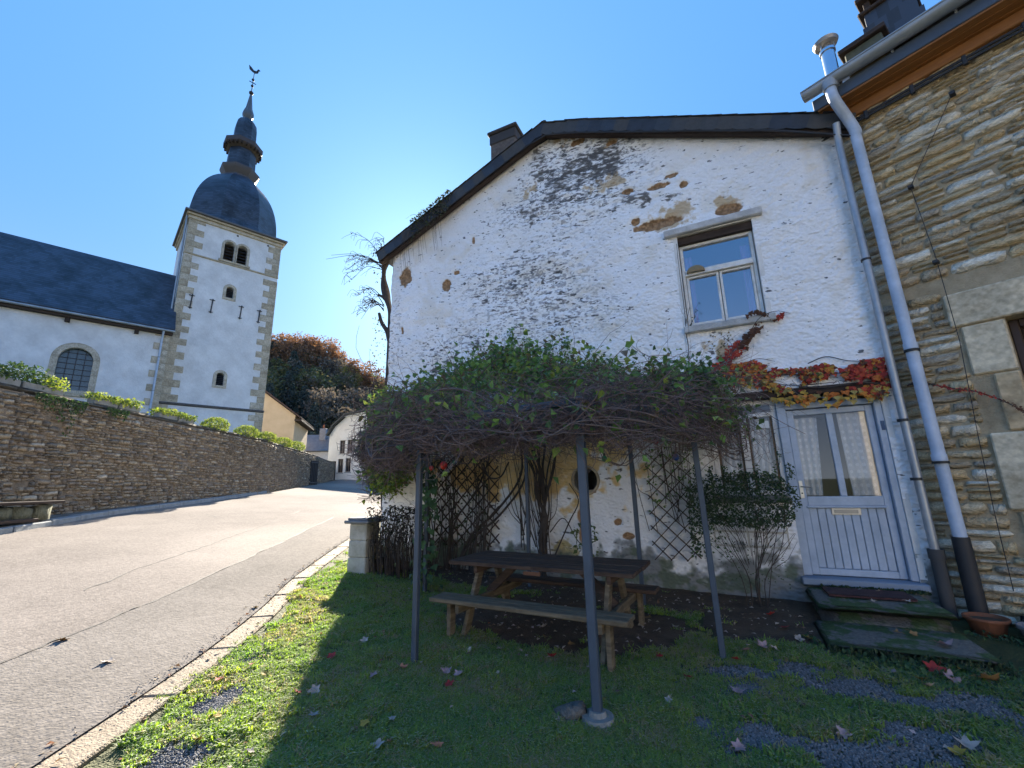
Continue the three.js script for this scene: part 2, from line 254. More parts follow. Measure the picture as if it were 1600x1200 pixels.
{ // flush concrete kerb blocks between road and lawn
  const k = new THREE.Group(); k.name = 'kerb'; k.userData.kind = 'structure'; scene.add(k);
  const c = new THREE.CatmullRomCurve3(roadRight.slice(0, 8).map(q => new THREE.Vector3(q[0], 0, q[1])), false, 'centripetal'), L = c.getLength(), n = Math.round(L / .82), r = RNG(8);
  const ms = [0, 1, 2].map(i => mat(.29 + .02 * i, .235 + .015 * i, .17 + .01 * i, { map: mott([.6, .57, .52], [1, 1, 1], 9, 90 + i), bumpMap: fineBump, bumpScale: .012 }));
  for (let i = 0; i < n; i++) {
    const a = c.getPointAt(i / n), b = c.getPointAt((i + 1) / n), l = a.distanceTo(b), w = .115 + .008 * r(), g = bx(-l / 2 + .004 + .004 * r(), l / 2 - .003, -.09, .0, -w, w, .012);
    const m = mesh('kerb_stone', g, ms[i % 3], k); const x = (a.x + b.x) / 2 + .10, z = (a.z + b.z) / 2;
    m.position.set(x, gy(x, z) + .016 + .006 * r(), z); m.rotation.set(0, Math.atan2(-(b.z - a.z), b.x - a.x), 0); m.rotation.order = 'YXZ'; m.rotation.z = .033 * ((b.z < a.z) ? 1 : -1) + (r() - .5) * .01;
  }
  // raised granite kerb at the foot of the churchyard wall
  const k2 = new THREE.Group(); k2.name = 'granite_kerb'; k2.userData.kind = 'structure'; scene.add(k2);
  const c2 = new THREE.CatmullRomCurve3(roadLeft.slice(2, 9).map(q => new THREE.Vector3(q[0], 0, q[1])), false, 'centripetal'), L2 = c2.getLength(), n2 = Math.round(L2 / 1.0), gm = mat(.27, .29, .30, { map: mott([.6, .62, .64], [1, 1, 1], 9, 95), bumpMap: fineBump, bumpScale: .006 });
  for (let i = 0; i < n2; i++) {
    const a = c2.getPointAt(i / n2), b = c2.getPointAt((i + 1) / n2), l = a.distanceTo(b), m = mesh('kerb_stone', bx(-l / 2 + .005, l / 2 - .005, -.1, .12, -.15, .15, .02), gm, k2);
    const x = (a.x + b.x) / 2 - .14, z = (a.z + b.z) / 2; m.position.set(x, gy(x, z) + .01, z); m.rotation.order = 'YXZ'; m.rotation.set(0, Math.atan2(-(b.z - a.z), b.x - a.x), .033);
  }
  const pv = roadLeft.slice(2, 9).map(q => [q[0] - .28, q[1]]);
  struct('pavement', strip(pv.map(q => [-13.2, q[1]]), pv, .12, 30, 3), mat(.17, .16, .14, { map: mott([.5, .48, .42], [1, 1, 1], 8, 97), bumpMap: fineBump, bumpScale: .02 }));
}
// ---------- churchyard retaining wall ----------
const WALL = [[-10.75, -3], [-11.25, -9], [-12.2, -21], [-16.2, -39.5]];
{
  const t = thing('churchyard_wall', 'long rough stone retaining wall below the church', 'wall'), r = RNG(17);
  const seg = []; let s0 = 0; for (let i = 0; i < WALL.length - 1; i++) { const [x0, z0] = WALL[i], [x1, z1] = WALL[i + 1], l = Math.hypot(x1 - x0, z1 - z0); seg.push({ x0, z0, x1, z1, l, s0 }); s0 += l; }
  const at = s => { const q = seg.find(q => s <= q.s0 + q.l) || seg[seg.length - 1], k = (s - q.s0) / q.l; return { x: lerp(q.x0, q.x1, k), z: lerp(q.z0, q.z1, k), a: Math.atan2(-(q.z1 - q.z0), q.x1 - q.x0) }; };
  const top = s => 3.99 + .05 * (fbm(s * .8, 1, 3, 4) - .5) - .25 * sstep(28, 37, s) + .0 * s;
  // mortar body
  const body = []; for (const q of seg) { const g = new THREE.BoxGeometry(q.l + .1, 4.3, .5); g.translate(q.l / 2, 1.76, 0); g.rotateY(Math.atan2(-(q.z1 - q.z0), q.x1 - q.x0)); g.translate(q.x0, 0, q.z0); body.push(g); }
  // push the body back behind the face
  for (const g of body) g.translate(-.245, 0, 0);
  mesh('mortar_core', body, mat(.26, .21, .155, { map: mott([.5, .47, .42], [1, 1, 1], 8, 98), bumpMap: fineBump, bumpScale: .03 }), t);
  const tones = [[.40, .325, .225], [.34, .27, .19], [.27, .22, .165], [.46, .38, .265], [.31, .255, .20], [.38, .295, .20], [.23, .20, .16], [.52, .45, .345]].map((c, i) => stoneTone(...c, i));
  const all = courses(s0, 3.75, r, { h0: .055, h1: .14, w0: .1, w1: .34, p0: .5, p1: 1.5 }).map(([x, y, w, h]) => ({ s: x + w / 2, y: .38 + y, w, h })).filter(q => q.s > .3 && q.s < s0 - .2 && q.y + q.h < top(q.s) - .07 && q.y + q.h > gy(at(q.s).x, at(q.s).z));
  for (const q of all) { const p = at(q.s); q.p = p; q.k = Math.hypot(p.x, p.z) / Math.sqrt(q.w * q.h); q.vis = p.x / p.z < 1.24; }
  all.sort((a, b) => (b.vis - a.vis) || a.k - b.k);
  const rest = tones.map(() => []);
  all.forEach((q, i) => {
    const g = STONES[Math.floor(r() * STONES.length)], ti = Math.floor(r() ** 1.2 * tones.length * .99), mtx = new THREE.Matrix4().compose(new THREE.Vector3(q.p.x - .085 + .08 * r(), q.y + q.h / 2, q.p.z), new THREE.Quaternion().setFromEuler(new THREE.Euler(0, q.p.a, (r() - .5) * .2, 'YXZ')), new THREE.Vector3(q.w - .006 - .02 * r(), (q.h - .003) * (.86 + .14 * r()), .2));
    // the stone's face looks along +z of its own frame, here to the road
    if (i < 300) { const m = new THREE.Mesh(g, tones[ti]); m.name = 'stone'; m.castShadow = m.receiveShadow = true; m.applyMatrix4(mtx); t.add(m); }
    else rest[ti].push(g.clone().applyMatrix4(mtx));
  });
  rest.forEach((a, i) => { if (a.length) { stuff(mesh('rubble', a, tones[i], t, true)); } });
  // flat coping slabs
  const cop = mat(.15, .135, .11, { map: mott([.5, .5, .42], [1, 1, 1], 8, 99), bumpMap: fineBump, bumpScale: .02 });
  for (let s = .3; s < s0 - .3;) { const l = .5 + .5 * r(), p = at(s + l / 2), g = stoneGeo(300 + Math.floor(r() * 8), 3, 1, .05); g.scale(l, .1, .56); const m = mesh('coping_slab', g, cop, t, true); m.position.set(p.x - .2, top(s) - .02, p.z); m.rotation.y = p.a; s += l; }
  // iron gate leaf at the bend
  const d = thing('iron_gate', 'small dark gate in the far end of the churchyard wall', 'gate', [-14.12, gy(-14.4, -31), -31.0], Math.PI / 2 - .21);
  for (let i = 0; i < 5; i++) mesh('bar', bx(-.34 + i * .17 - .02, -.34 + i * .17 + .02, 0, 1.7, -.02, .02), M.iron, d);
  mesh('frame', bx(-.42, .42, 1.5, 1.6, -.025, .025), M.iron, d); mesh('frame', bx(-.42, .42, .1, .2, -.025, .025), M.iron, d); mesh('panel', bx(-.42, .42, .02, 1.72, -.06, -.03), M.iron, d);
}
// churchyard ground behind the wall
struct('churchyard_lawn', (() => { const g = poly([[-11.5, -3], [-11.75, -9], [-12.7, -21], [-16.7, -39.5], [-24, -60], [-70, -60], [-70, -3]], 3.82); return g; })(), mat(.05, .075, .02, { map: mott([.55, .52, .4], [1, 1, 1], 7, 101) }));
{ // planters and clipped shrubs along the wall top
  const r = RNG(23), green = [[.05, .10, .018], [.07, .13, .02], [.045, .085, .016]], lime = [[.34, .40, .035], [.42, .45, .06], [.27, .36, .04]];
  const dirAt = z => z > -21 ? Math.atan2(12, -.95) : Math.atan2(18.5, -4);
  const at = z => z > -21 ? lerp(-11.25, -12.2, (-z - 9) / 12) - .2 : lerp(-12.2, -16.2, (-z - 21) / 18.5) - .2;
  const box = (z0, z1, label, dark, h, two) => {
    const z = (z0 + z1) / 2, L = Math.abs(z1 - z0), t = thing('planter_box', label, 'planter', [at(z), 4.03, z], dirAt(z), 'planters on the churchyard wall');
    const n = two || 1; for (let i = 0; i < n; i++) mesh('trough', bx(-L / 2 + i * L / n + .03, -L / 2 + (i + 1) * L / n - .03, 0, .17, -.12, .12, .02), M.concrete, t);
    const lv = new Leaves(), N = Math.round(L * 620);
    for (let i = 0; i < N; i++) { const x = (r() - .5) * (L + .02), e = fbm(x * 3 + z, 2, 3, 4) * 1.3, a = r() * 6.3, q = Math.sqrt(r()); const y = .12 + r() * h * (.45 + e * .7), near = dark ? sstep(L * .28, L * .48, x * (z1 < z0 ? 1 : -1)) : .7; lv.add(x, y, Math.sin(a) * q * .24, .05 + .06 * r(), r, r() < near ? pick(r, lime) : pick(r, green)); }
    mesh('plants', lv.geo(), LEAF, t, true); return t;
  };
  box(-7.6, -10.75, 'long planter of dark green plants with a lime tuft, nearest on the wall', true, .42, 3);
  box(-11.62, -13.3, 'double trough of lime green plants above the churchyard wall', false, .24, 2);
  box(-14.1, -15.95, 'grey trough of lime green plants in front of the tower foot', false, .22, 2);
  const bushes = [[-17.4, .42, 'round clipped lime shrub on the wall, largest of the row'], [-19.8, .42, 'clipped lime shrub on the wall below the tower corner'], [-22.0, .40, 'clipped lime shrub on the wall in front of the cream gable'], [-24.7, .42, 'second clipped lime shrub from the far end of the wall'], [-27.4, .46, 'last clipped lime shrub at the far end of the wall']];
  for (const [z, R, label] of bushes) {
    const t = thing('clipped_shrub', label, 'shrub', [at(z), 4.0, z], 0, 'clipped shrubs on the churchyard wall'), lv = new Leaves();
    for (let i = 0; i < 1500; i++) { const a = r() * 6.283, e = Math.acos(r() * 1.6 - .6), q = R * (.7 + .3 * r()); lv.add(Math.sin(e) * Math.cos(a) * q * 1.25, R * .45 + Math.cos(e) * q * .85, Math.sin(e) * Math.sin(a) * q * 1.2, .045 + .04 * r(), r, r() < .8 ? pick(r, lime) : pick(r, green)); }
    mesh('foliage', lv.geo(), LEAF, t, true); mesh('pot', new THREE.CylinderGeometry(.24, .18, .2, 14).translate(0, .08, 0), M.concrete, t);
  }
  // moss hanging over the wall head
  const moss = new Leaves(), r2 = RNG(29);
  for (let i = 0; i < 1500; i++) { const z = -7.8 - r2() * 5.5, x = at(z) + .28 + .05 * r2(), k = fbm(z * 1.3, 0, 3, 9); if (k < .5) continue; moss.add(x, 3.98 - r2() * r2() * (k - .42) * 2.6, z, .04 + .05 * r2(), r2, pick(r2, green), { dir: [.3, -1, 0] }); }
  const ms = mesh('moss', moss.geo(), LEAF, scene, true); stuff(ms); tag(ms, 'moss and weeds hanging over the churchyard wall head', 'moss');
}
{ // bench of dark planks against the wall
  const t = thing('plank_bench', 'dark plank bench on stone blocks at the foot of the churchyard wall', 'bench', [-10.62, gy(-10.9, -8.9) + .12, -8.9], Math.atan2(12, -.95));
  mesh('seat_plank', bx(-1.9, 1.25, .40, .46, -.02, .2, .01), M.woodDark, t); mesh('seat_plank', bx(-1.9, 1.25, .40, .455, .215, .42, .01), M.woodDark, t);
  mesh('lower_plank', bx(-1.9, .7, .03, .1, .3, .44, .01), M.woodDark, t);
  const r = RNG(3), sm = stoneTone(.14, .145, .10, 1); for (let i = 0; i < 7; i++) { const g = stoneGeo(500 + i, 3, 2, .12); g.scale(.38, .3, .26); const m = mesh('stone_block', g, sm, t, true); m.position.set(-1.6 + i * .42, .2, .18 + .04 * r()); m.rotation.y = (r() - .5) * .3; }
}
// ---------- church ----------
const archPts = (cx, y0, y1, w, n = 12) => { const r = w / 2, p = [[cx - r, y0], [cx + r, y0]]; for (let i = 0; i <= n; i++) { const a = Math.PI * i / n; p.push([cx + r * Math.cos(a), y1 - r + r * Math.sin(a)]); } return p; };
function wallWithHoles(outline, holes, depth) {
  const s = new THREE.Shape(outline.map(p => new THREE.Vector2(...p))); for (const h of holes) s.holes.push(new THREE.Path(h.map(p => new THREE.Vector2(...p))));
  return new THREE.ExtrudeGeometry(s, { depth, bevelEnabled: false });
}
const ring = (cx, y0, y1, w, t, d, z) => { const s = new THREE.Shape(archPts(cx, y0 - t * .9, y1 + t, w + 2 * t).map(p => new THREE.Vector2(...p))); s.holes.push(new THREE.Path(archPts(cx, y0, y1, w).map(p => new THREE.Vector2(...p)))); return new THREE.ExtrudeGeometry(s, { depth: d, bevelEnabled: true, bevelSize: .015, bevelThickness: .015, bevelSegments: 1 }).translate(0, 0, z); };
{
  const t = thing('church', 'white church with slate bulbous spire and long slate nave roof', 'church', [-25.13, 0, -30], 0.77205), r = RNG(41);
  const wash = mat(.84, .82, .80, { map: mott([.76, .745, .735], [1, 1, 1], 7, 111, .2), bumpMap: rep(fineBump, .7, .7), bumpScale: .02 });
  const ash = [[.60, .50, .36], [.64, .54, .40], [.56, .47, .34], [.68, .59, .46]].map((c, i) => stoneTone(...c, i));
  const slateC = mat(.046, .064, .098, { roughness: .5, map: tex(512, 512, (x, y) => { const row = Math.floor(y * 24), k = h2(Math.floor(x * 16 + (row % 2) * .5), row, 3), l = fbm(x * 5, y * 5, 4, 8, 5); const v = .62 + .3 * k + .75 * (l - .45), e = (y * 24 % 1) < .12 ? .75 : 1; return [v * e, v * e, v * e * .98]; }, [.24, .24]), bumpMap: tex(256, 256, (x, y) => { const row = Math.floor(y * 24); return .35 + .5 * (1 - (y * 24 % 1)) + .15 * h2(Math.floor(x * 16 + (row % 2) * .5), row, 3); }, [.24, .24], false), bumpScale: .012 });
  const W = 6.62, D = 6.6, Y0 = 3.4, Y1 = 22.9;
  const bel = [[2.85, 19.98, 21.68, .74], [3.79, 19.98, 21.68, .74]], mid = [3.28, 16.8, 17.78, .52], low = [3.42, 9.55, 10.58, .52];
  const holes = [...bel, mid, low].map(h => archPts(...h));
  mesh('tower_wall', [wallWithHoles([[0, Y0], [W, Y0], [W, Y1], [0, Y1]], holes, .5).translate(0, 0, -.5), plainBox(0, .5, Y0, Y1, -D, -.5), plainBox(W - .5, W, Y0, Y1, -D, -.5), plainBox(.5, W - .5, Y0, Y1, -D, -D + .5)], wash, t);
  // base band below the string course stands a little proud
  mesh('tower_plinth', bx(-.04, W + .04, Y0, 7.72, -.2, .05, .02), wash, t);
  mesh('string_course', bx(-.1, W + .1, 7.72, 7.92, -.3, .14, .05), mat(.13, .12, .11, { map: stoneTex[0] }), t);
  mesh('string_course', bx(-.06, W + .06, 19.62, 19.76, -.3, .09, .04), ash[2], t);
  mesh('cornice', [bx(-.12, W + .12, 22.62, 22.92, -D - .1, .12, .05), bx(-.24, W + .24, 22.92, 23.1, -D - .2, .26, .04)], ash[1], t);
  mesh('cornice_gutter', [bx(-.40, W + .40, 23.1, 23.27, -D - .36, .42, .03)], mat(.12, .11, .105, { roughness: .5 }), t);
  for (const x of [1.0, 3.3, 5.6]) mesh('putlog_dark_block', bx(x - .07, x + .07, 22.36, 22.5, -.1, .02), M.woodDark, t);  // dark blocks whose colour stands in for the shade inside small holes
  // quoins, alternately long and short, on both corners
  for (const side of [0, 1]) for (let i = 0, y = 7.95; y < 22.55; i++) {
    const h = Math.min(.5 + .06 * r(), 22.6 - y), l = (i % 2 ? .52 : 1.02) + .12 * (r() - .5); if (y < 19.62 && y + h > 19.6) { y = 19.77; continue; }
    mesh('quoin', side ? bx(W - l, W + .03, y + .008, y + h - .008, -.55, .035, .012) : bx(-.03, l, y + .008, y + h - .008, -.55, .035, .012), pick(r, ash), t); y += h;
  }
  for (const side of [0, 1]) for (let i = 0, y = 4; y < 7.6; i++) { const l = (i % 2 ? .52 : 1.0); mesh('quoin', side ? bx(W - l, W + .07, y, Math.min(y + .48, 7.7), -.55, .085, .012) : bx(-.07, l, y, Math.min(y + .48, 7.7), -.55, .085, .012), pick(r, ash), t); y += .5; }
  // openings with dressed surrounds
  const win = (n, h, t0, extra) => { const g = new THREE.Group(); g.name = n; t.add(g); mesh('surround', ring(...h, t0, .06, -.02), ash[3], g); extra?.(g, h); return g; };
  const louv = (g, h) => { for (let i = 0; i < 6; i++) { const y = h[1] + .12 + i * (h[2] - h[1] - .3) / 5; mesh('louvre', bx(h[0] - h[3] / 2, h[0] + h[3] / 2, -.015, .015, -.13, .13).rotateX(.6).translate(0, y, -.3), M.slate, g); } };
  bel.forEach(h => win('belfry_opening', h, .15, louv)); mesh('belfry_sill', bx(2.2, 4.44, 19.78, 19.96, -.2, .12, .02), ash[2], t);
  win('slit_window', mid, .19, louv); win('slit_window', low, .19, louv);
  for (const x of [.87, 2.19, 4.18, 5.52]) { const g = new THREE.Group(); g.name = 'wall_anchor'; t.add(g); mesh('iron_bar', bar([x, 15.22, .05], [x + .05, 16.4, .05], .08, .05), M.iron, g); mesh('iron_cross', bar([x - .17, 16.3, .05], [x + .2, 16.3, .05], .06, .05), M.iron, g); mesh('iron_cross', bar([x - .12, 15.3, .05], [x + .14, 15.3, .05], .05, .05), M.iron, g); }
  mesh('downpipe', tube([[-.16, 22.9, -.25], [-.16, 14, -.25]], .07, .07, 8), M.zinc, t);
  // bulbous spire: eight-sided tiers
  const cx = W / 2, cz = -D / 2;
  const oct = (prof, m, name, par = t) => { const n = prof.length, P = [], I = []; prof.forEach(([y, rad]) => { for (let k = 0; k < 8; k++) { const a = (k + .5) * Math.PI / 4; P.push(cx + Math.cos(a) * rad, y, cz + Math.sin(a) * rad); } }); for (let i = 0; i < n - 1; i++) for (let k = 0; k < 8; k++) { const a = i * 8 + k, b = i * 8 + (k + 1) % 8; I.push(a, a + 8, b, b, a + 8, b + 8); } let g = new THREE.BufferGeometry(); g.setAttribute('position', new THREE.Float32BufferAttribute(P, 3)); g.setIndex(I); g = toCreasedNormals(g.toNonIndexed(), .5); return mesh(name, g, m, par); };
  const sp = []; for (let i = 0; i <= 18; i++) { const u = i / 18; sp.push([23.2 + 6.3 * u, 3.62 * (i < 2 ? 1.06 - .04 * i : Math.pow(Math.max(0, 1 - Math.pow(Math.max(0, (u - .12) / .96), 2.35)), .56) * .985)]); }
  oct(sp.filter(q => q[1] > 1.35).concat([[29.5, 1.28]]), slateC, 'dome');
  oct([[29.35, 1.3], [29.75, 1.25], [30.15, 1.5], [30.4, 1.62], [30.55, 1.62], [30.56, 1.2]], mat(.085, .07, .065, { roughness: .6 }), 'lower_ring');
  oct([[30.45, 1.22], [32.75, 1.12]], slateC, 'lantern');
  const band = oct([[32.6, 1.15], [32.75, 1.42], [33.0, 1.62], [33.4, 1.64], [33.42, 1.05]], mat(.07, .052, .046, { roughness: .65 }), 'upper_ring');
  for (let k = 0; k < 24; k++) { const a = k / 24 * 6.283, q = 1.42; mesh('bracket', bx(-.06, .06, 32.72, 32.95, -.14, .14).rotateY(-a + Math.PI / 2).translate(cx + Math.cos(a) * q, 0, cz + Math.sin(a) * q), M.woodDark, band); }
  oct([[33.4, .98], [35.3, .92], [35.9, .84], [36.3, .62], [36.5, .34]], slateC, 'upper_lantern');
  oct([[36.42, .22], [36.6, .3], [36.85, .46], [37.15, .5], [37.45, .42], [37.8, .3], [38.6, .2], [39.5, .09]], mat(.10, .11, .125, { roughness: .5 }), 'spire_bulb');
  const fin = new THREE.Group(); fin.name = 'finial'; t.add(fin);
  mesh('ball', new THREE.SphereGeometry(.2, 14, 10).translate(cx, 39.7, cz), M.iron, fin);
  mesh('rod', tube([[cx, 39.5, cz], [cx + .03, 42.3, cz]], .04, .03, 6), M.iron, fin);
  for (const y of [40.55, 41.3]) mesh('knop', new THREE.SphereGeometry(.13, 10, 8).translate(cx, y, cz), M.iron, fin);
  mesh('weathercock', [extr([[-.42, .1], [-.5, .55], [-.28, .42], [-.05, .2], [.18, .28], [.28, .58], [.4, .62], [.5, .5], [.38, .42], [.34, .12], [.1, -.08], [-.15, -.05]], .05).translate(cx, 42.2, cz)], M.iron, fin);
  mesh('cross_arm', bar([cx - .3, 40.95, cz], [cx + .3, 40.95, cz], .06, .06), M.iron, fin);
  // nave
  const NZ = .95, L = -26, EY = 12.75, RY = 18.9, RZ = -3.6, BZ = -8.2, nw = [-4.5, 7.95, 10.72, 1.62], nw2 = [-12.5, 7.95, 10.72, 1.62];
  mesh('nave_wall', [wallWithHoles([[L, Y0], [-.12, Y0], [-.12, EY], [L, EY]], [archPts(...nw, 18), archPts(...nw2, 18)], .6).translate(0, 0, NZ - .6), plainBox(L, -.12, Y0, EY, BZ, BZ + .5), plainBox(L, L + .5, Y0, EY, BZ + .5, NZ - .6)], wash, t);
  mesh('nave_end_wall', extr([[-(NZ - .6), Y0], [-BZ - .5, Y0], [-BZ - .5, EY], [-RZ, RY - .3], [-(NZ - .6), EY]], .5).rotateY(Math.PI / 2).translate(-.62, 0, 0), wash, t);
  const slope = (z0, y0, z1, y1, th) => { const g = bx(L - .3, .12, -th, 0, 0, Math.hypot(z1 - z0, y1 - y0), .03); g.rotateX(-Math.atan2(y1 - y0, z1 - z0)); return g.translate(0, y0, z0); };
  mesh('nave_roof', [slope(NZ + .45, EY + .05, RZ, RY, .16).clone()], slateC, t);
  mesh('nave_roof', [slope(BZ - .4, EY + .1, RZ, RY, .16)], slateC, t);
  mesh('eaves_board', bx(L, .05, EY - .22, EY + .02, NZ, NZ + .34, .02), mat(.055, .038, .03), t);
  mesh('gutter', tube([[L, EY + .02, NZ + .48], [.12, EY + .02, NZ + .48]], .09, .09, 8), M.zinc, t);
  for (let x = -1.9; x > L; x -= 3.35) mesh('eaves_bracket', bx(x - .12, x + .12, EY - .5, EY - .2, NZ, NZ + .26, .02), M.woodDark, t);
  mesh('snow_hook', bx(-2.6, -2.5, 14.9, 15.0, -.72, -.6), M.zinc, t);
  for (let i = 0, y = Y0; y < EY - .25; i++) { const h = .5, l = i % 2 ? .42 : .78; mesh('quoin', bx(-.12 - l, -.08, y + .008, Math.min(y + h, EY - .24) - .008, NZ - .3, NZ + .035, .012), pick(r, ash), t); y += h; }
  const pipe = mesh('downpipe', tube([[-.5, EY, NZ + .46], [-.5, EY - .35, NZ + .3], [-.5, EY - .7, NZ + .14], [-.5, Y0, NZ + .14]], .065, .065, 8), M.zincBlue, t); for (const y of [6, 8.4, 10.8]) mesh('clamp', cyl(-.5, y, y + .08, NZ + .14, .08), M.zinc, pipe);
  for (const h of [nw, nw2]) {
    const g = new THREE.Group(); g.name = 'arched_window'; t.add(g); mesh('surround', ring(...h, .3, .09, NZ - .06), ash[3], g);
    mesh('sill', bx(h[0] - 1.1, h[0] + 1.1, h[1] - .4, h[1] - .16, NZ - .1, NZ + .12, .02), ash[2], g);
    mesh('pane', extr(archPts(...h, 18), .012).translate(0, 0, NZ - .34), new THREE.MeshPhysicalMaterial({ color: lin(.055, .085, .095), roughness: .16, metalness: 0, specularIntensity: 1, ior: 1.7 }), g);
    for (const k of [-1, 0, 1]) mesh('leading', plainBox(h[0] + k * .4 - .02, h[0] + k * .4 + .02, h[1], h[2] - (k ? .12 : 0), NZ - .33, NZ - .3), M.iron, g);
    for (let i = 1; i < 8; i++) { const y = h[1] + i * .35, hw = y > h[2] - .81 ? Math.sqrt(Math.max(0, .81 ** 2 - (y - h[2] + .81) ** 2)) : .81; mesh('leading', plainBox(h[0] - hw, h[0] + hw, y - .018, y + .018, NZ - .33, NZ - .3), M.iron, g); }
  }
}
// ---------- houses up the lane ----------
function windowPart(par, x, y, w, h, z, fm, pane, sill = true) { // framed window set into a wall front at z
  const grp = new THREE.Group(); grp.name = 'window'; par.add(grp);
  for (const g of [plainBox(x - w / 2, x - w / 2 + .07, y, y + h, z - .1, z + .02), plainBox(x + w / 2 - .07, x + w / 2, y, y + h, z - .1, z + .02), plainBox(x - w / 2 + .07, x + w / 2 - .07, y, y + .07, z - .1, z + .02), plainBox(x - w / 2 + .07, x + w / 2 - .07, y + h - .07, y + h, z - .1, z + .02), plainBox(x - .025, x + .025, y + .07, y + h - .07, z - .1, z)]) mesh('frame', g, fm, grp);
  mesh('pane', plainBox(x - w / 2 + .07, x + w / 2 - .07, y + .07, y + h - .07, z - .09, z - .075), pane, grp);
  if (sill) mesh('sill', bx(x - w / 2 - .1, x + w / 2 + .1, y - .12, y - .005, z - .1, z + .12, .02), M.concrete, grp); return grp;
}
const farPane = new THREE.MeshPhysicalMaterial({ color: lin(.03, .03, .035), roughness: .12 });
const rectPts = (x, y, w, h) => [[x - w / 2, y], [x + w / 2, y], [x + w / 2, y + h], [x - w / 2, y + h]];
{ // cream gable behind the tower
  const t = thing('cream_house', 'cream rendered gable house behind the church tower', 'house', [-31.4, 3.5, -50.5], .28);
  const m = mat(.58, .44, .28, { map: mott([.85, .83, .8], [1, 1, 1], 6, 121, .3), bumpMap: fineBump, bumpScale: .01 });
  mesh('wall', extr([[-5.2, 0], [5.1, 0], [5.1, 6.9], [0, 10.7], [-5.2, 6.9]], 9).translate(0, 0, -9), m, t);
  for (const s of [-1, 1]) { const g = bx(-.0, 7.1, 0, .16, -9.3, .4, .02); g.rotateZ(-Math.atan2(3.95, 5.2)); if (s < 0) g.scale(-1, 1, 1); const q = mesh('roof', g.translate(0, 10.85, 0), mat(.10, .06, .045, { map: mott([.6, .58, .56], [1, 1, 1], 8, 122) }), t); void q; }
  mesh('eaves_board', bx(5.1, 5.9, 6.15, 6.4, -9, .35, .02), M.woodDark, t);
}
{ // slate roofed cottage with a rendered chimney
  const t = thing('slate_cottage', 'low cottage with pale slate roof and blue grey chimney up the lane', 'house', [-29.3, 3.4, -62], .1);
  mesh('wall', extr([[-4.4, 0], [4.4, 0], [4.4, 3.4], [-4.4, 3.4]], 7).translate(0, 0, -7), M.white, t);
  for (const s of [-1, 1]) { const g = bx(-4.8, 4.8, 0, .14, 0, 4.6, .02); g.rotateX(s > 0 ? .64 : .64); if (s < 0) g.rotateY(Math.PI); mesh('roof', g.translate(0, 6.1, -3.5), mat(.17, .165, .16, { roughness: .35, map: mott([.6, .62, .64], [1, 1, 1], 10, 123, .5) }), t); }
  const ch = mesh('chimney', bx(.6, 1.5, 4.2, 7.0, -2.9, -2.1, .03), mat(.22, .25, .30, { map: mott([.7, .7, .7], [1, 1, 1], 6, 124) }), t); mesh('chimney_pot', cyl(1.05, 7.0, 7.6, -2.5, .16, .13), M.terracotta, ch);
}
{ // white house closing the lane
  const t = thing('lane_house', 'white two storey house with shuttered windows at the bend of the lane', 'house', [-18.4, gy(-18, -42.5) - .1, -42.6], -.16);
  const m = mat(.86, .79, .70, { map: mott([.84, .82, .78], [1, 1, 1], 6, 125, .3), bumpMap: fineBump, bumpScale: .01 });
  const wins = [[1.7, 2.55, .55, 1.3], [2.5, 2.6, .55, 1.3], [1.62, .75, .55, 1.3], [2.42, .8, .55, 1.3], [4.4, 2.6, .7, 1.35], [4.4, .8, .7, 1.35], [6.2, 2.6, .7, 1.35], [6.2, .8, .7, 1.35]];
  mesh('wall', [wallWithHoles([[.25, 0], [9, 0], [9, 7.2], [2.1, 6.3], [.8, 5.25], [.25, 4.4]], [...wins.map(w => rectPts(...w)), rectPts(.85, .02, .6, 1.85)], .35).translate(0, 0, -.35), extr([[.25, 0], [9, 0], [9, 7.2], [2.1, 6.3], [.8, 5.25], [.25, 4.4]], 7).translate(0, 0, -7.6)], m, t);
  const sh = mat(.16, .115, .085, { map: woodTex([.6, .58, .55], [1, 1, 1], 46) });
  for (const [x, y, w, h] of wins) windowPart(t, x, y, w, h, -.12, sh, farPane);
  const d = mesh('door', bx(.56, 1.14, .03, 1.86, -.24, -.16, .01), M.woodDark, t); mesh('handle', bx(1.02, 1.06, .9, 1.0, -.16, -.12), M.iron, d);
  mesh('roof', [bar([.1, 4.35, -3.6], [.75, 5.4, -3.6], 8, .16), bar([.7, 5.35, -3.6], [2.05, 6.45, -3.6], 8, .16), bar([1.7, 6.36, -3.6], [9.2, 7.35, -3.6], 8, .18)], M.slateOld, t); mesh('verge_board', bar([1.65, 6.22, .1], [9, 7.2, .1], .1, .22), M.frameWhite, t);
}
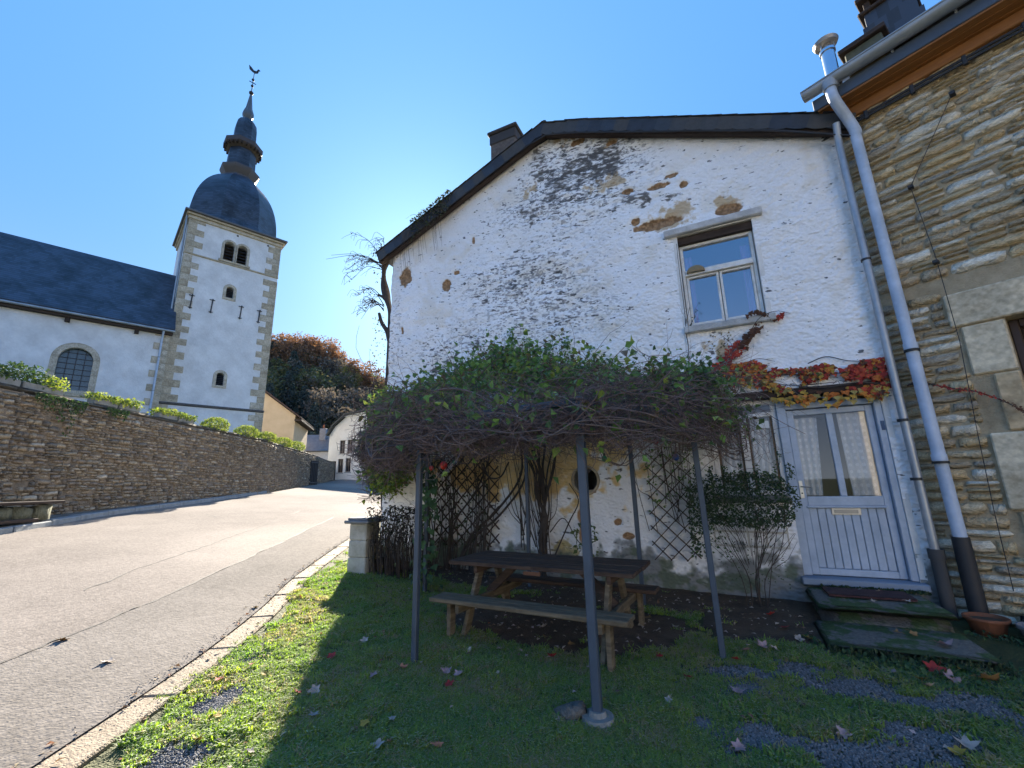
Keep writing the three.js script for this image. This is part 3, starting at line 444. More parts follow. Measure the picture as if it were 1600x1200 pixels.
{ // sunlit house across the yard behind the camera: its bright front is what the door glass mirrors
  const t = thing('facing_house', 'sunlit cream house across the yard, mirrored in the door glass', 'house', [6.1, .0, 13.5], Math.PI + .04);
  const m = mat(.66, .60, .52, { map: mott([.86, .84, .8], [1, 1, 1], 6, 127, .3), bumpMap: fineBump, bumpScale: .01 }), wins = []; for (const x of [-4.4, -1.6, 1.6, 4.4]) wins.push([x, 4.2, 1.0, 1.5]); for (const x of [-4.4, 1.6, 4.4]) wins.push([x, 1.0, 1.0, 1.6]);
  mesh('wall', [wallWithHoles([[-6, -.5], [6, -.5], [6, 6.9], [-6, 6.9]], [...wins.map(w => rectPts(...w)), rectPts(-1.6, 0, 1.1, 2.3)], .4).translate(0, 0, -.4), plainBox(-6, 6, -.5, 6.8, -8, -7.6), plainBox(-6, -5.6, -.5, 6.8, -7.6, -.4), plainBox(5.6, 6, -.5, 6.8, -7.6, -.4)], m, t);
  for (const w of wins) windowPart(t, ...w, -.14, M.frameWhite, farPane); const d = mesh('door', bx(-2.13, -1.07, 0, 2.28, -.25, -.17, .01), M.woodDark, t); mesh('handle', bx(-1.25, -1.2, 1, 1.12, -.17, -.12), M.iron, d);
  for (const s of [-1, 1]) { const g = bx(-6.4, 6.4, 0, .14, 0, 5.6, .02); g.rotateX(.62); if (s < 0) g.rotateY(Math.PI); mesh('roof', g.translate(0, 9.9, -4), M.slate, t); }
}
// ---------- wooded hill ----------
{
  const r = RNG(51);
  const kinds = {
    beech: { cols: [[.28, .135, .055], [.33, .17, .07], [.22, .12, .06]], h: 17, w: 6.6, n: 1300 }, bare: { cols: [[.17, .135, .10], [.20, .155, .10], [.14, .12, .09]], h: 15, w: 5.2, n: 620 },
    yellow: { cols: [[.40, .32, .05], [.28, .25, .05], [.34, .24, .05]], h: 13, w: 4.6, n: 1000 }, fir: { cols: [[.04, .062, .045], [.05, .07, .05]], h: 13, w: 6.4, n: 1500 }, oak: { cols: [[.13, .14, .035], [.16, .13, .04], [.10, .12, .035]], h: 14, w: 6, n: 1200 },
  };
  const proto = {};
  for (const [k, q] of Object.entries(kinds)) proto[k] = [0, 1].map(v => {
    const g = new THREE.Group(), lv = new Leaves(), br = [];
    br.push(tube([[0, -1, 0], [.2 * r(), q.h * .35, .2], [.3, q.h * .8, 0]], .32, .06, 6));
    if (k !== 'fir') {
      for (let i = 0; i < 16; i++) { const a = r() * 6.28, y = q.h * (.28 + .5 * r()), l = q.w * (.5 + .45 * r()); br.push(tube([[0, y, 0], [Math.cos(a) * l * .5, y + l * .35, Math.sin(a) * l * .5], [Math.cos(a) * l, y + l * (.4 + .5 * r()), Math.sin(a) * l]], .12, .02, 4)); }
      const cl = Array.from({ length: 20 }, () => { const a = r() * 6.28, e = r(), R = q.w * .72 * Math.sqrt(r()); return [Math.cos(a) * R, q.h * (.42 + .5 * e) * (1 - .12 * R / q.w), Math.sin(a) * R, q.w * (.2 + .2 * r())]; });
      for (let i = 0; i < q.n; i++) { const c = pick(r, cl), a = r() * 6.28, e = Math.acos(2 * r() - 1), R = c[3] * Math.cbrt(r()) * 1.1; lv.add(c[0] + Math.sin(e) * Math.cos(a) * R, c[1] + Math.cos(e) * R * .8, c[2] + Math.sin(e) * Math.sin(a) * R, .38 + .4 * r(), r, pick(r, q.cols), { w: .9 }); }
    } else for (let i = 0; i < q.n; i++) { const u = Math.pow(r(), .7), y = q.h * (1 - u * .93), R = q.w * .62 * u * (.5 + .5 * r()) + .1, a = r() * 6.28; lv.add(Math.cos(a) * R, y, Math.sin(a) * R, .5 + .5 * r(), r, pick(r, q.cols), { dir: [Math.cos(a), -.5, Math.sin(a)], w: .7 }); }
    return { trunk: mergeGeometries(br.map(b => prep(b))), crown: prep(lv.geo(), true) };
  });
  const L = { beech: 'copper beech on the wooded hill', bare: 'half bare grey brown tree on the wooded hill', yellow: 'yellowing tree on the wooded hill', fir: 'dark conifer on the shaded hillside', oak: 'olive green oak on the wooded hill' };
  const names = { beech: 'beech_tree', bare: 'bare_tree', yellow: 'yellow_tree', fir: 'conifer_tree', oak: 'oak_tree' };
  const put = (k, x, z, s, sy = s) => { const p = pick(r, proto[k]), t = thing(names[k], L[k], 'tree', [x, gy(x, z) - .3, z], r() * 6.28, `${names[k].replace('_', ' ')}s on the hill`); t.scale.set(s, sy, s); t.userData.far = 1; delete t.userData.far; const a = new THREE.Mesh(p.trunk, M.bark), b = new THREE.Mesh(p.crown, k === 'fir' || k === 'bare' ? LEAFDRY : LEAF); a.name = 'trunk'; b.name = 'crown'; a.castShadow = a.receiveShadow = b.castShadow = b.receiveShadow = true; t.add(a, b); };
  // crest and slopes, in polar steps round the line of sight to the hill
  for (let i = 0; i < 150; i++) {
    const az = lerp(-33, -15, r()) * Math.PI / 180, d = lerp(84, 165, Math.sqrt(r())), x = Math.sin(az) * d, z = -Math.cos(az) * d, A = az * 180 / Math.PI;
    const c = (d - 84) / 80, k = A < -27.5 && c < .75 && r() < .62 ? 'fir' : A > -23 && A < -19 && c > .4 && r() < .25 ? 'yellow' : c > .72 ? (A < -21.5 && r() < .65 ? 'beech' : pick(r, ['oak', 'beech', 'bare', 'oak'])) : pick(r, ['bare', 'bare', 'oak', 'fir', 'oak', 'bare']);
    put(k, x, z, .75 + .45 * r(), .8 + .4 * r());
  }
  for (let i = 0; i < 16; i++) { const x = lerp(-52, -22, r()), z = lerp(-72, -84, r()); put(pick(r, ['oak', 'fir', 'bare']), x, z, .35 + .2 * r(), .4 + .15 * r()); }
}
// ---------- white house: its front runs along local x, faces local +z ----------
const HP = [-2.49, 0, -8.315], HT = -0.44666;
const gl = (u, z) => gy(HP[0] + u * Math.cos(HT) + z * Math.sin(HT), HP[2] - u * Math.sin(HT) + z * Math.cos(HT)); // ground below a point of the house frame
const roofTop = u => u < 3.6 ? 8.08 - (3.6 - u) * .42 - .05 * Math.exp(-(((u - 3.6) / .3) ** 2)) : 8.08 - (u - 3.6) * .42 - .05 * Math.exp(-(((u - 3.6) / .3) ** 2));
const wallTop = u => roofTop(u) - .20;
// where the render has fallen off and stone shows: [u, v, half width, half height]
const BARE = [[.37, 5.83, .15, .21], [1.39, 5.40, .10, .12], [1.62, 5.62, .06, .04], [.33, 4.66, .035, .075], [5.33, 5.53, .34, .085], [5.02, 5.66, .07, .06], [6.33, 5.46, .17, .10], [5.42, 6.18, .16, .05], [5.62, 6.3, .11, .04], [5.78, 6.08, .06, .05], [4.15, 7.55, .12, .07], [4.75, 7.28, .1, .05], [2.0, 6.2, .035, .075], [4.38, 1.05, .06, .05], [4.52, .86, .09, .045], [4.95, 6.25, .1, .05]];
const bareAt = (u, v) => { let m = 0; for (const [a, b, w, h] of BARE) { const dx = (u - a) / w, dy = (v - b) / h; if (Math.abs(dx) > 1.6 || Math.abs(dy) > 1.6) continue; const n = fbm(u * 14, v * 14, 3, 6) - .5; m = Math.max(m, sstep(1.1, .9, Math.hypot(dx, dy) + n * .6)); } return m; };
const blob = (u, v, a, b, w, h) => Math.exp(-(((u - a) / w) ** 2) - (((v - b) / h) ** 2));
// how thick the lichen flecks stand
const fleckDensity = (u, v) => clamp(.10 + 1.0 * blob(u, v, 4.25, 6.9, 1.0, .85) + .62 * blob(u, v, 3.0, 5.15, 1.2, .55) + .45 * blob(u, v, 1.5, 4.1, .9, .45) + .5 * blob(u, v, 3.7, 4.25, 1.3, .45) + .35 * blob(u, v, 2.9, 6.5, .8, .4) + .3 * blob(u, v, .2, 4.9, .2, 1.2) + .2 * (fbm(u * 1.1, v * 1.4, 2, 77) - .5) - .22 * blob(u, v, 7, 4.6, .9, 2.6) - .1 * blob(u, v, 5.0, 4.2, .6, 1));
// lichen and soot flecks: their own pattern, apart from the relief
const lichen = (u, v) => { const w = 1.2 * fbm(u * 1.7, v * 1.7, 2, 211), q = v + .1 * u; return .5 * fbm(u * 7 + w, q * 17 + w, 3, 212) + .5 * fbm(u * 14 + w * 3, q * 36, 3, 213); };
const lump = (u, v) => { const w = 1.2 * fbm(u * 1.7, v * 1.7, 2, 11), q = v + .10 * u; return .55 * fbm(u * 7 + w, q * 15 + w, 3, 12) + .45 * fbm(u * 15 + w * 3, q * 34, 3, 13); };
const relief = (u, v) => { const a = lump(u, v), b = fbm(u * 2.1, v * 2.6, 3, 14), c = fbm(u * 26, v * 34, 3, 15), d = .4 + .6 * clamp(fleckDensity(u, v) * 1.7), low = 1 - .55 * sstep(2.2, 1.6, v); return ((a - .5) * .062 * d + (b - .5) * .06 + (fbm(u * 7, v * 11, 2, 18) - .5) * .02 + (c - .5) * .006) * low - .035 * bareAt(u, v); };
const HOUSE = thing('white_house', 'old whitewashed house with flaking roughcast gable and slate verge', 'house', HP, HT);
{
  const t = HOUSE, SZ = 8.4;
  const col = tex(1536, 1536, (x, y) => {
    const u = x * SZ - .1, v = y * SZ; if (u > 8 || v > wallTop(u) + .3) return [.85, .84, .82];
    const D = fleckDensity(u, v), l = lichen(u, v), f = fbm(u * 19, v * 33, 4, 20), g = fbm(u * 70, v * 70, 2, 21), big = fbm(u * 1.6, v * 1.6, 3, 22);
    let R = .93 + .05 * (g - .5) + .05 * (big - .5), G = R + .002, B = R + .004;
    const mix = (c, k) => { R = lerp(R, c[0], k); G = lerp(G, c[1], k); B = lerp(B, c[2], k); };
    mix([.84, .79, .70], .4 * sstep(.58, .76, fbm(u * 2.3, v * 2.3, 4, 23)) * (.5 + .5 * g)); // faded limewash patches
    const th = lerp(.255, .435, D), k = sstep(th, th - .05, l + (f - .5) * .22); mix([.29, .295, .305], .85 * k * (.65 + .6 * g));
    const t2 = lerp(.17, .405, D), k2 = sstep(t2, t2 - .05, fbm(u * 9 + 2 * big, (v + .12 * u) * 38, 3, 214) + (f - .5) * .2); mix([.27, .275, .28], .8 * k2 * (.6 + .7 * g));
    mix([.42, .42, .43], .55 * sstep(.60 - .10 * D, .70, f) * sstep(.1, .6, D));
    const sm = (a, b, w, h, s) => sstep(.50, .74, blob(u, v, a, b, w, h) * .8 + (fbm(u * 9, v * 9, 4, 30 + s) - .5) * 1.1);
    for (const [a, b, w, h] of [[3.42, 7.3, .26, .6], [3.75, 6.75, .45, .35], [3.2, 6.4, .4, .25], [4.7, 7.1, .5, .3], [4.45, 6.75, .6, .22], [5.0, 6.05, .5, .14], [2.02, 4.08, .22, .16], [1.5, 3.85, .22, .12], [4.1, 7.0, .7, .3], [5.35, 5.95, .5, .1], [1.2, 3.7, .3, .14], [6.2, 4.62, .0001, .0001]]) mix([.34, .335, .33], .85 * sm(a, b, w, h, 1) * sstep(.62, .46, l + (f - .5) * .3));
    for (const [a, b, w, h] of [[4.0, 7.72, .45, .2], [4.95, 7.35, .5, .18], [3.2, 6.9, .2, .3], [4.6, 6.5, .5, .25], [5.6, 5.6, .5, .3], [6.3, 5.62, .3, .15], [6.0, 3.35, .35, .3]]) mix([.66, .53, .34], .62 * sm(a, b, w, h, 2));
    // ochre tint below the pergola, with ragged patchy edges
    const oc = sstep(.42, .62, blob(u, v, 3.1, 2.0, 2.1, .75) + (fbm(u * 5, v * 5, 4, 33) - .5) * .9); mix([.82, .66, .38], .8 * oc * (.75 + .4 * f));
    // rust run below the vent
    mix([.55, .33, .12], .7 * sstep(.5, .75, blob(u, v, 3.88, 1.05, .13, .45) + (fbm(u * 16, v * 7, 3, 35) - .5) * .9));
    mix([.60, .50, .20], .6 * sstep(.5, .8, blob(u, v, 3.55, .62, .3, .18) + (fbm(u * 12, v * 12, 3, 36) - .5)));
    // damp, algae stained plinth with a ragged edge
    const e = .62 + .5 * (fbm(u * 2.4, 1, 3, 37) - .5) + .5 * (fbm(u * 9, v * 9, 3, 38) - .5); mix([.40, .41, .40], .78 * sstep(e + .1, e - .12, v)); mix([.33, .38, .30], .7 * sstep(.5, .66, fbm(u * 5, v * 6, 4, 39)) * sstep(e + .1, e - .15, v));
    // peeled render: tan stone
    const b = bareAt(u, v), s = fbm(u * 30, v * 30, 3, 40); if (b > .01) mix([lerp(.40, .74, s), lerp(.30, .60, s), lerp(.21, .45, s)], b);
    return [R, G, B];
  });
  const bump = tex(768, 768, (x, y) => { const u = x * SZ - .1, v = y * SZ; return clamp(.5 + (fbm(u * 30, v * 44, 4, 15) - .5) * .9 + (fbm(u * 11, v * 20, 2, 19) - .5) * .4); }, [1, 1], false);
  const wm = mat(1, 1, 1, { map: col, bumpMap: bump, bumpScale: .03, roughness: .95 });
  // front wall grid with openings
  const holes = [[5.60, 6.60, 3.74, 5.22], [5.72, 6.54, 1.36, 2.70], [6.54, 7.60, .44, 2.70]], vent = [3.945, 1.64, .2];
  const edges = (a, b, st, add) => { const s = new Set(); for (let x = a; x < b; x += st) s.add(+x.toFixed(3)); s.add(b); for (const q of add) { for (const k of [...s]) if (Math.abs(k - q) < st * .5 && k !== a && k !== b) s.delete(k); s.add(q); } return [...s].sort((p, q) => p - q); };
  const us = edges(0, 7.9, .034, holes.flatMap(h => [h[0], h[1]])), vs = edges(-.1, 8.1, .032, holes.flatMap(h => [h[2], h[3]]));
  const P = [], UV = [], I = [], nv = vs.length;
  us.forEach(u => vs.forEach(v0 => { const v = Math.min(v0, wallTop(u)); let z = relief(u, v); for (const h of holes) { if (u > h[0] - .005 && u < h[1] + .005 && v > h[2] - .005 && v < h[3] + .005) z = Math.min(z, .004); } if (u < .001 || u > 7.88) z -= .02; P.push(u, v, z); UV.push((u + .1) / SZ, v / SZ); }));
  for (let i = 0; i < us.length - 1; i++) for (let j = 0; j < nv - 1; j++) { const u = (us[i] + us[i + 1]) / 2, v = (vs[j] + vs[j + 1]) / 2; if (vs[j] >= wallTop(u) + .02 || holes.some(h => u > h[0] && u < h[1] && v > h[2] && v < h[3]) || Math.hypot(u - vent[0], v - vent[1]) < vent[2] - .01) continue; const a = i * nv + j, b = a + nv; I.push(a, b, a + 1, b, b + 1, a + 1); }
  const fg = new THREE.BufferGeometry(); fg.setAttribute('position', new THREE.Float32BufferAttribute(P, 3)); fg.setAttribute('uv', new THREE.Float32BufferAttribute(UV, 2)); fg.setIndex(I); fg.computeVertexNormals();
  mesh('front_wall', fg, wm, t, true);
  // reveals of the openings, side and back walls with thickness
  const rev = [], dp = .2, q4 = (x0, x1, y0, y1) => { rev.push(plainBox(x0 - .06, x0, y0, y1, -dp, 0), plainBox(x1, x1 + .06, y0, y1, -dp, 0), plainBox(x0, x1, y1, y1 + .06, -dp, -.002)); };
  q4(...holes[0]); rev.push(plainBox(5.66, 5.72, 1.36, 2.7, -dp, 0), plainBox(7.6, 7.66, .1, 2.7, -dp, 0), plainBox(5.72, 6.54, 1.30, 1.36, -dp, 0));
  rev.forEach(g => mesh('reveal', g, M.white, t));
  mesh('side_wall', extr([[0, -.2], [8, -.2], [8, wallTop(0) - .02], [0, wallTop(0) - .02]], .4).rotateY(Math.PI / 2).translate(0.01, 0, -.13), M.white, t);
  mesh('back_wall', extr([[0, -.2], [7.9, -.2], [7.9, wallTop(7.9)], [3.6, wallTop(3.6)], [0, wallTop(0)]], .3).translate(0, 0, -8.1), M.white, t);
  mesh('side_wall', plainBox(7.66, 7.9, -.2, wallTop(7.9) - .02, -7.8, -.22), M.white, t);
  mesh('inner_wall', [plainBox(.4, 7.66, -.1, 7.0, -2.6, -2.5), plainBox(.4, 7.66, 2.85, 3.05, -2.5, -.25), plainBox(.4, 7.66, 5.6, 5.7, -2.5, -.25), plainBox(.4, 7.66, -.1, .42, -2.5, -.25)], M.room, t);
  mesh('front_lining', [plainBox(.42, 3.72, .42, 7, -.26, -.2), plainBox(4.18, 5.6, .42, 7, -.26, -.2), plainBox(3.72, 4.18, .42, 1.42, -.26, -.2), plainBox(3.72, 4.18, 1.87, 7, -.26, -.2), plainBox(6.66, 7.66, 2.76, 6.2, -.26, -.2), plainBox(5.6, 6.66, 2.76, 3.74, -.26, -.2), plainBox(5.6, 6.66, 5.28, 6.9, -.26, -.2), plainBox(5.6, 6.54, .42, 1.3, -.26, -.2)], M.room, t);
  // round vent
  const vg = new THREE.Group(); vg.name = 'round_vent'; t.add(vg);
  mesh('vent_ring', new THREE.TorusGeometry(.2, .022, 8, 28).translate(vent[0], vent[1], .008), stoneTone(.5, .42, .3, 0), vg); mesh('vent_sleeve', new THREE.CylinderGeometry(.2, .17, .95, 28, 1, true).rotateX(Math.PI / 2).translate(vent[0], vent[1], -.475), M.concrete, vg);
  mesh('vent_back', new THREE.CircleGeometry(.22, 24).translate(vent[0], vent[1], -.94), M.concrete, vg); mesh('vent_sill', bx(3.82, 4.10, 1.455, 1.50, -.15, .03, .01), stoneTone(.42, .36, .28, 1), vg);
  // roof
  const slab = (u0, u1, m) => { const a = roofTop(u0), b = roofTop(u1), L = Math.hypot(u1 - u0, b - a), g = bx(0, L, -.09, 0, -8.3, .17, .01); g.rotateZ(Math.atan2(b - a, u1 - u0)); return mesh('roof_slope', g.translate(u0, a, 0), m, t); };
  slab(-.3, 3.6, M.slate); slab(3.6, 7.95, M.slate);
  // slates hung along the verge
  const r = RNG(61), sl = [[.032, .036, .045], [.042, .045, .052], [.028, .031, .04], [.06, .058, .055], [.075, .07, .064], [.036, .046, .066]].map((c, i) => mat(...c, { roughness: .5 + .05 * i, bumpMap: grain, bumpScale: .005, map: mott([.6, .6, .58], [1, 1, 1], 8, 130 + i) }));
  const slateShape = extr([[0, -.21], [.10, -.228], [.20, -.212], [.262, -.18], [.27, -.1], [.27, 0], [0, 0]], .009);
  for (const s of [-1, 1]) { const n = s < 0 ? 18 : 20, L = s < 0 ? 3.95 : 4.35; for (let i = 0; i < n; i++) { const u = s < 0 ? -.28 + i * 3.86 / n : 3.62 + i * 4.28 / n, a = Math.atan(s < 0 ? .42 : -.42), m = mesh('verge_slate', slateShape.clone(), s > 0 && i > 9 && i < 15 ? sl[3 + i % 2] : pick(r, sl), t); m.position.set(u, roofTop(u) - .004, .185 + .002 * (i % 2)); m.rotation.z = a + (r() - .5) * .03; m.rotation.y = .035; m.scale.set(1 + .06 * r(), 1 + .05 * (r() - .5), 1); void L; } }
  for (const s of [-1, 1]) { const n = s < 0 ? 19 : 21; for (let i = 0; i < n; i++) { const u = s < 0 ? -.3 + i * 3.88 / n : 3.6 + i * 4.2 / n, a = Math.atan(s < 0 ? .42 : -.42), m = mesh('edge_slate', bx(0, .24, .0, .012, -.26, .02, .003), pick(r, sl), t); m.position.set(u, roofTop(u) + .002, .19); m.rotation.z = a + (r() - .5) * .03 + .03; } }
  mesh('ridge', tube([[3.6, 8.05, .17], [3.6, 8.05, -8.3]], .06, .06, 8), M.slate, t);
  mesh('barge_board', [bar([-.25, roofTop(-.25) - .18, .09], [3.6, roofTop(3.6) - .13, .09], .12, .16), bar([3.6, roofTop(3.6) - .13, .09], [7.9, roofTop(7.9) - .18, .09], .12, .16)], M.woodDark, t);
  const cab = []; for (const k of [0, 1, 2]) { const p = []; for (let i = 0; i <= 24; i++) { const u = lerp(.1, 7.85, i / 24); p.push([u, roofTop(u) - .25 - .018 * k - (u > 7 ? (u - 7) * .12 : 0) - .02 * fbm(u * 2, k, 2, 7), .2 + .012 * k]); } cab.push(tube(p, .008, .008, 5)); }
  mesh('cable', cab, M.iron, t, true);
  // chimney on the left slope
  const ch = mesh('chimney', bx(2.0, 2.6, 7.0, 9.22, -1.3, -.75, .02), stoneTone(.15, .125, .11, 2), t); mesh('chimney_cap', [bx(1.94, 2.66, 9.2, 9.28, -1.36, -.69, .02), bx(1.98, 2.62, 8.95, 9.2, -1.32, -.73, .02)], mat(.045, .042, .042), ch);
  // upstairs window
  const w = new THREE.Group(); w.name = 'upstairs_window'; t.add(w);
  const F = (x0, x1, y0, y1, z0 = -.16, z1 = -.09) => bx(x0, x1, y0, y1, z0, z1, .006);
  mesh('lintel', bx(-.66, .66, -.055, .055, -.1, .075, .014).rotateZ(.012).translate(6.08, 5.285, .0), mat(.66, .65, .63, { map: mott([.55, .55, .55], [1, 1, 1], 6, 135), bumpMap: fineBump, bumpScale: .012 }), w);
  mesh('head_board', bx(5.6, 6.6, 5.09, 5.21, -.19, -.03, .005), M.woodDark, w);
  mesh('sill', bx(-.57, .57, -.05, .05, -.16, .09, .012).translate(6.12, 3.705, -.01), mat(.55, .55, .54, { map: mott([.6, .6, .58], [1, 1, 1], 7, 136), bumpMap: fineBump, bumpScale: .012 }), w);
  for (const g of [F(5.61, 5.655, 3.755, 5.09), F(6.545, 6.59, 3.755, 5.09), F(5.655, 6.545, 5.045, 5.09), F(5.655, 6.545, 3.755, 3.80)]) mesh('frame', g, M.frameWhite, w);
  mesh('transom', [F(5.655, 6.545, 4.6, 4.67, -.17, -.075), F(5.65, 6.55, 4.575, 4.6, -.17, -.05)], M.frameWhite, w);
  for (const s of [0, 1]) { const c = new THREE.Group(); c.name = 'casement'; w.add(c); const a = s ? 6.105 : 5.66, b = s ? 6.54 : 6.095; for (const g of [F(a, a + .034, 3.805, 4.57), F(b - .034, b, 3.805, 4.57), F(a + .034, b - .034, 4.54, 4.57), F(a + .034, b - .034, 3.805, 3.84)]) mesh('sash', g, M.frameWhite, c); mesh('pane', plainBox(a + .034, b - .034, 3.84, 4.54, -.135, -.129), M.winGlass, c); }
  mesh('pane', plainBox(5.655, 6.545, 4.67, 5.045, -.135, -.129), M.winGlass, w);
  const purple = new THREE.MeshPhysicalMaterial({ color: lin(.20, .11, .30), roughness: .9, transmission: .2, side: THREE.DoubleSide });
  for (const [a, b] of [[5.66, 5.76], [6.42, 6.54]]) { const g = new THREE.PlaneGeometry(b - a, 1.1, 10, 1), p = g.attributes.position; for (let i = 0; i < p.count; i++) p.setZ(i, .014 * Math.sin(p.getX(i) * 90)); g.computeVertexNormals(); mesh('curtain', g.translate((a + b) / 2, 4.4, -.22), purple, w); }
  const hat = mesh('wicker_dome', (() => { const g = new THREE.SphereGeometry(.125, 20, 10, 0, 6.283, 0, 1.7); g.scale(1, .8, .35); return g.translate(5.80, 4.62, -.05); })(), mat(.26, .19, .10, { bumpMap: woodBump, bumpScale: .01 }), w); void hat;
  // doorway and side window share one timber frame
  const d = new THREE.Group(); d.name = 'doorway'; t.add(d);
  mesh('beam', bx(5.66, 7.66, 2.62, 2.72, -.18, .03, .01), M.woodDark, d);
  mesh('jamb', [F(6.53, 6.63, .48, 2.62, -.17, -.04)], M.paintBlue, d); mesh('jamb', [F(7.53, 7.60, .48, 2.62, -.17, -.02)], M.paintBlue, d);
  mesh('transom', [F(6.63, 7.53, 2.46, 2.53, -.17, -.045)], M.paintBlue, d);
  mesh('overlight', plainBox(6.63, 7.53, 2.53, 2.62, -.13, -.124), M.glass, d);
  mesh('threshold', bx(6.5, 7.64, .40, .475, -.18, .12, .01), mat(.20, .25, .32, { roughness: .6 }), d);
  const leaf = new THREE.Group(); leaf.name = 'front_door'; t.add(leaf);
  mesh('stile', [F(6.635, 6.71, .485, 2.45, -.13, -.08)], M.paintBlue, leaf); mesh('stile', [F(7.45, 7.525, .485, 2.45, -.13, -.08)], M.paintBlue, leaf); mesh('stile', [F(7.05, 7.12, 1.38, 2.38, -.13, -.08)], M.paintBlue, leaf);
  mesh('rail', [F(6.71, 7.45, 2.38, 2.45, -.13, -.08)], M.paintBlue, leaf); mesh('rail', [F(6.71, 7.45, 1.27, 1.38, -.13, -.075)], M.paintBlue, leaf); mesh('rail', [F(6.71, 7.45, .485, .56, -.13, -.08)], M.paintBlue, leaf);
  mesh('drip_bead', [F(6.69, 7.47, 1.245, 1.27, -.13, -.06)], M.paintBlue, leaf);
  for (let i = 0; i < 9; i++) { const a = 6.712 + i * .082; mesh('board', bx(a, a + .077, .562, 1.243, -.12, -.092 + .001 * (i % 2), .006), M.paintBlue, leaf); }
  const glassIn = (a, b, y0, y1, par) => mesh('pane', plainBox(a, b, y0, y1, -.112, -.107), M.glass, par);
  glassIn(6.71, 7.05, 1.38, 2.38, leaf); glassIn(7.12, 7.45, 1.38, 2.38, leaf);
  const drape = (x0, x1, x2, x3, y0, y1, z, par, amp = .012) => { const nx = 14, P = [], I = [], U = []; for (let i = 0; i <= nx; i++) for (let j = 0; j <= 8; j++) { const s = i / nx, k = j / 8; P.push(lerp(lerp(x2, x3, s), lerp(x0, x1, s), k), lerp(y0, y1, k), z + amp * Math.sin(s * 19 + 1.3 * k)); U.push(s * (x1 - x0) * 2.2, k * (y1 - y0) * 1.6); } for (let i = 0; i < nx; i++) for (let j = 0; j < 8; j++) { const a = i * 9 + j, b = a + 9; I.push(a, b, a + 1, b, b + 1, a + 1); } const g = new THREE.BufferGeometry(); g.setAttribute('position', new THREE.Float32BufferAttribute(P, 3)); g.setAttribute('uv', new THREE.Float32BufferAttribute(U, 2)); g.setIndex(I); g.computeVertexNormals(); return mesh('lace_curtain', g, M.curtain, par, true); };
  drape(6.715, 6.96, 6.715, 6.89, 1.39, 2.35, -.15, leaf); drape(7.17, 7.445, 7.19, 7.445, 1.385, 2.375, -.15, leaf);
  const slot = mesh('letter_slot', [bx(6.93, 7.22, 1.165, 1.245, -.095, -.078, .008)], mat(.55, .52, .45, { metalness: .5, roughness: .4 }), leaf); mesh('flap', bx(6.96, 7.19, 1.185, 1.225, -.08, -.072, .004), mat(.30, .29, .26, { metalness: .5, roughness: .4 }), slot);
  const hp = mesh('handle_plate', bx(6.645, 6.685, 1.36, 1.57, -.082, -.07, .006), mat(.75, .70, .58, { metalness: .4, roughness: .35 }), leaf); mesh('lever', tube([[6.665, 1.5, -.07], [6.665, 1.5, -.03], [6.76, 1.49, -.028]], .008, .007, 8), mat(.30, .28, .25, { metalness: .7, roughness: .35 }), hp); mesh('keyhole', cyl(0, -.004, .004, 0, .009).rotateX(Math.PI / 2).translate(6.665, 1.42, -.07), M.iron, hp);
  mesh('door_number_plate', bx(7.555, 7.59, 2.13, 2.24, -.02, -.012, .002), mat(.09, .13, .2), d);
  const sw = new THREE.Group(); sw.name = 'side_window'; t.add(sw);
  const br = mat(.20, .14, .085, { map: woodTex([.6, .57, .52], [1, 1, 1], 47) });
  for (const g of [F(5.725, 5.79, 1.40, 2.62), F(6.47, 6.53, 1.40, 2.62), F(5.79, 6.47, 2.40, 2.46), F(5.79, 6.47, 2.56, 2.62), F(5.79, 6.47, 1.40, 1.46)]) mesh('frame', g, M.frameWhite, sw);
  mesh('mullion', [F(6.09, 6.17, 1.46, 2.40, -.16, -.075)], M.frameWhite, sw);
  for (const g of [F(5.79, 5.815, 1.46, 2.4, -.15, -.11), F(6.065, 6.09, 1.46, 2.4, -.15, -.11), F(6.17, 6.195, 1.46, 2.4, -.15, -.11), F(6.445, 6.47, 1.46, 2.4, -.15, -.11)]) mesh('glazing_bead', g, br, sw);
  glassIn(5.815, 6.065, 1.46, 2.40, sw); glassIn(6.195, 6.445, 1.46, 2.40, sw); glassIn(5.79, 6.47, 2.46, 2.56, sw);
  drape(5.83, 6.04, 5.82, 6.03, 1.47, 2.38, -.17, sw, .018); drape(6.215, 6.42, 6.21, 6.41, 1.47, 2.385, -.17, sw, .018);
  mesh('paper_note', plainBox(6.30, 6.43, 2.25, 2.345, -.104, -.103), mat(.72, .74, .72), sw);
  mesh('sill', bx(5.68, 6.53, 1.31, 1.40, -.16, .07, .01), M.concrete, sw);
}
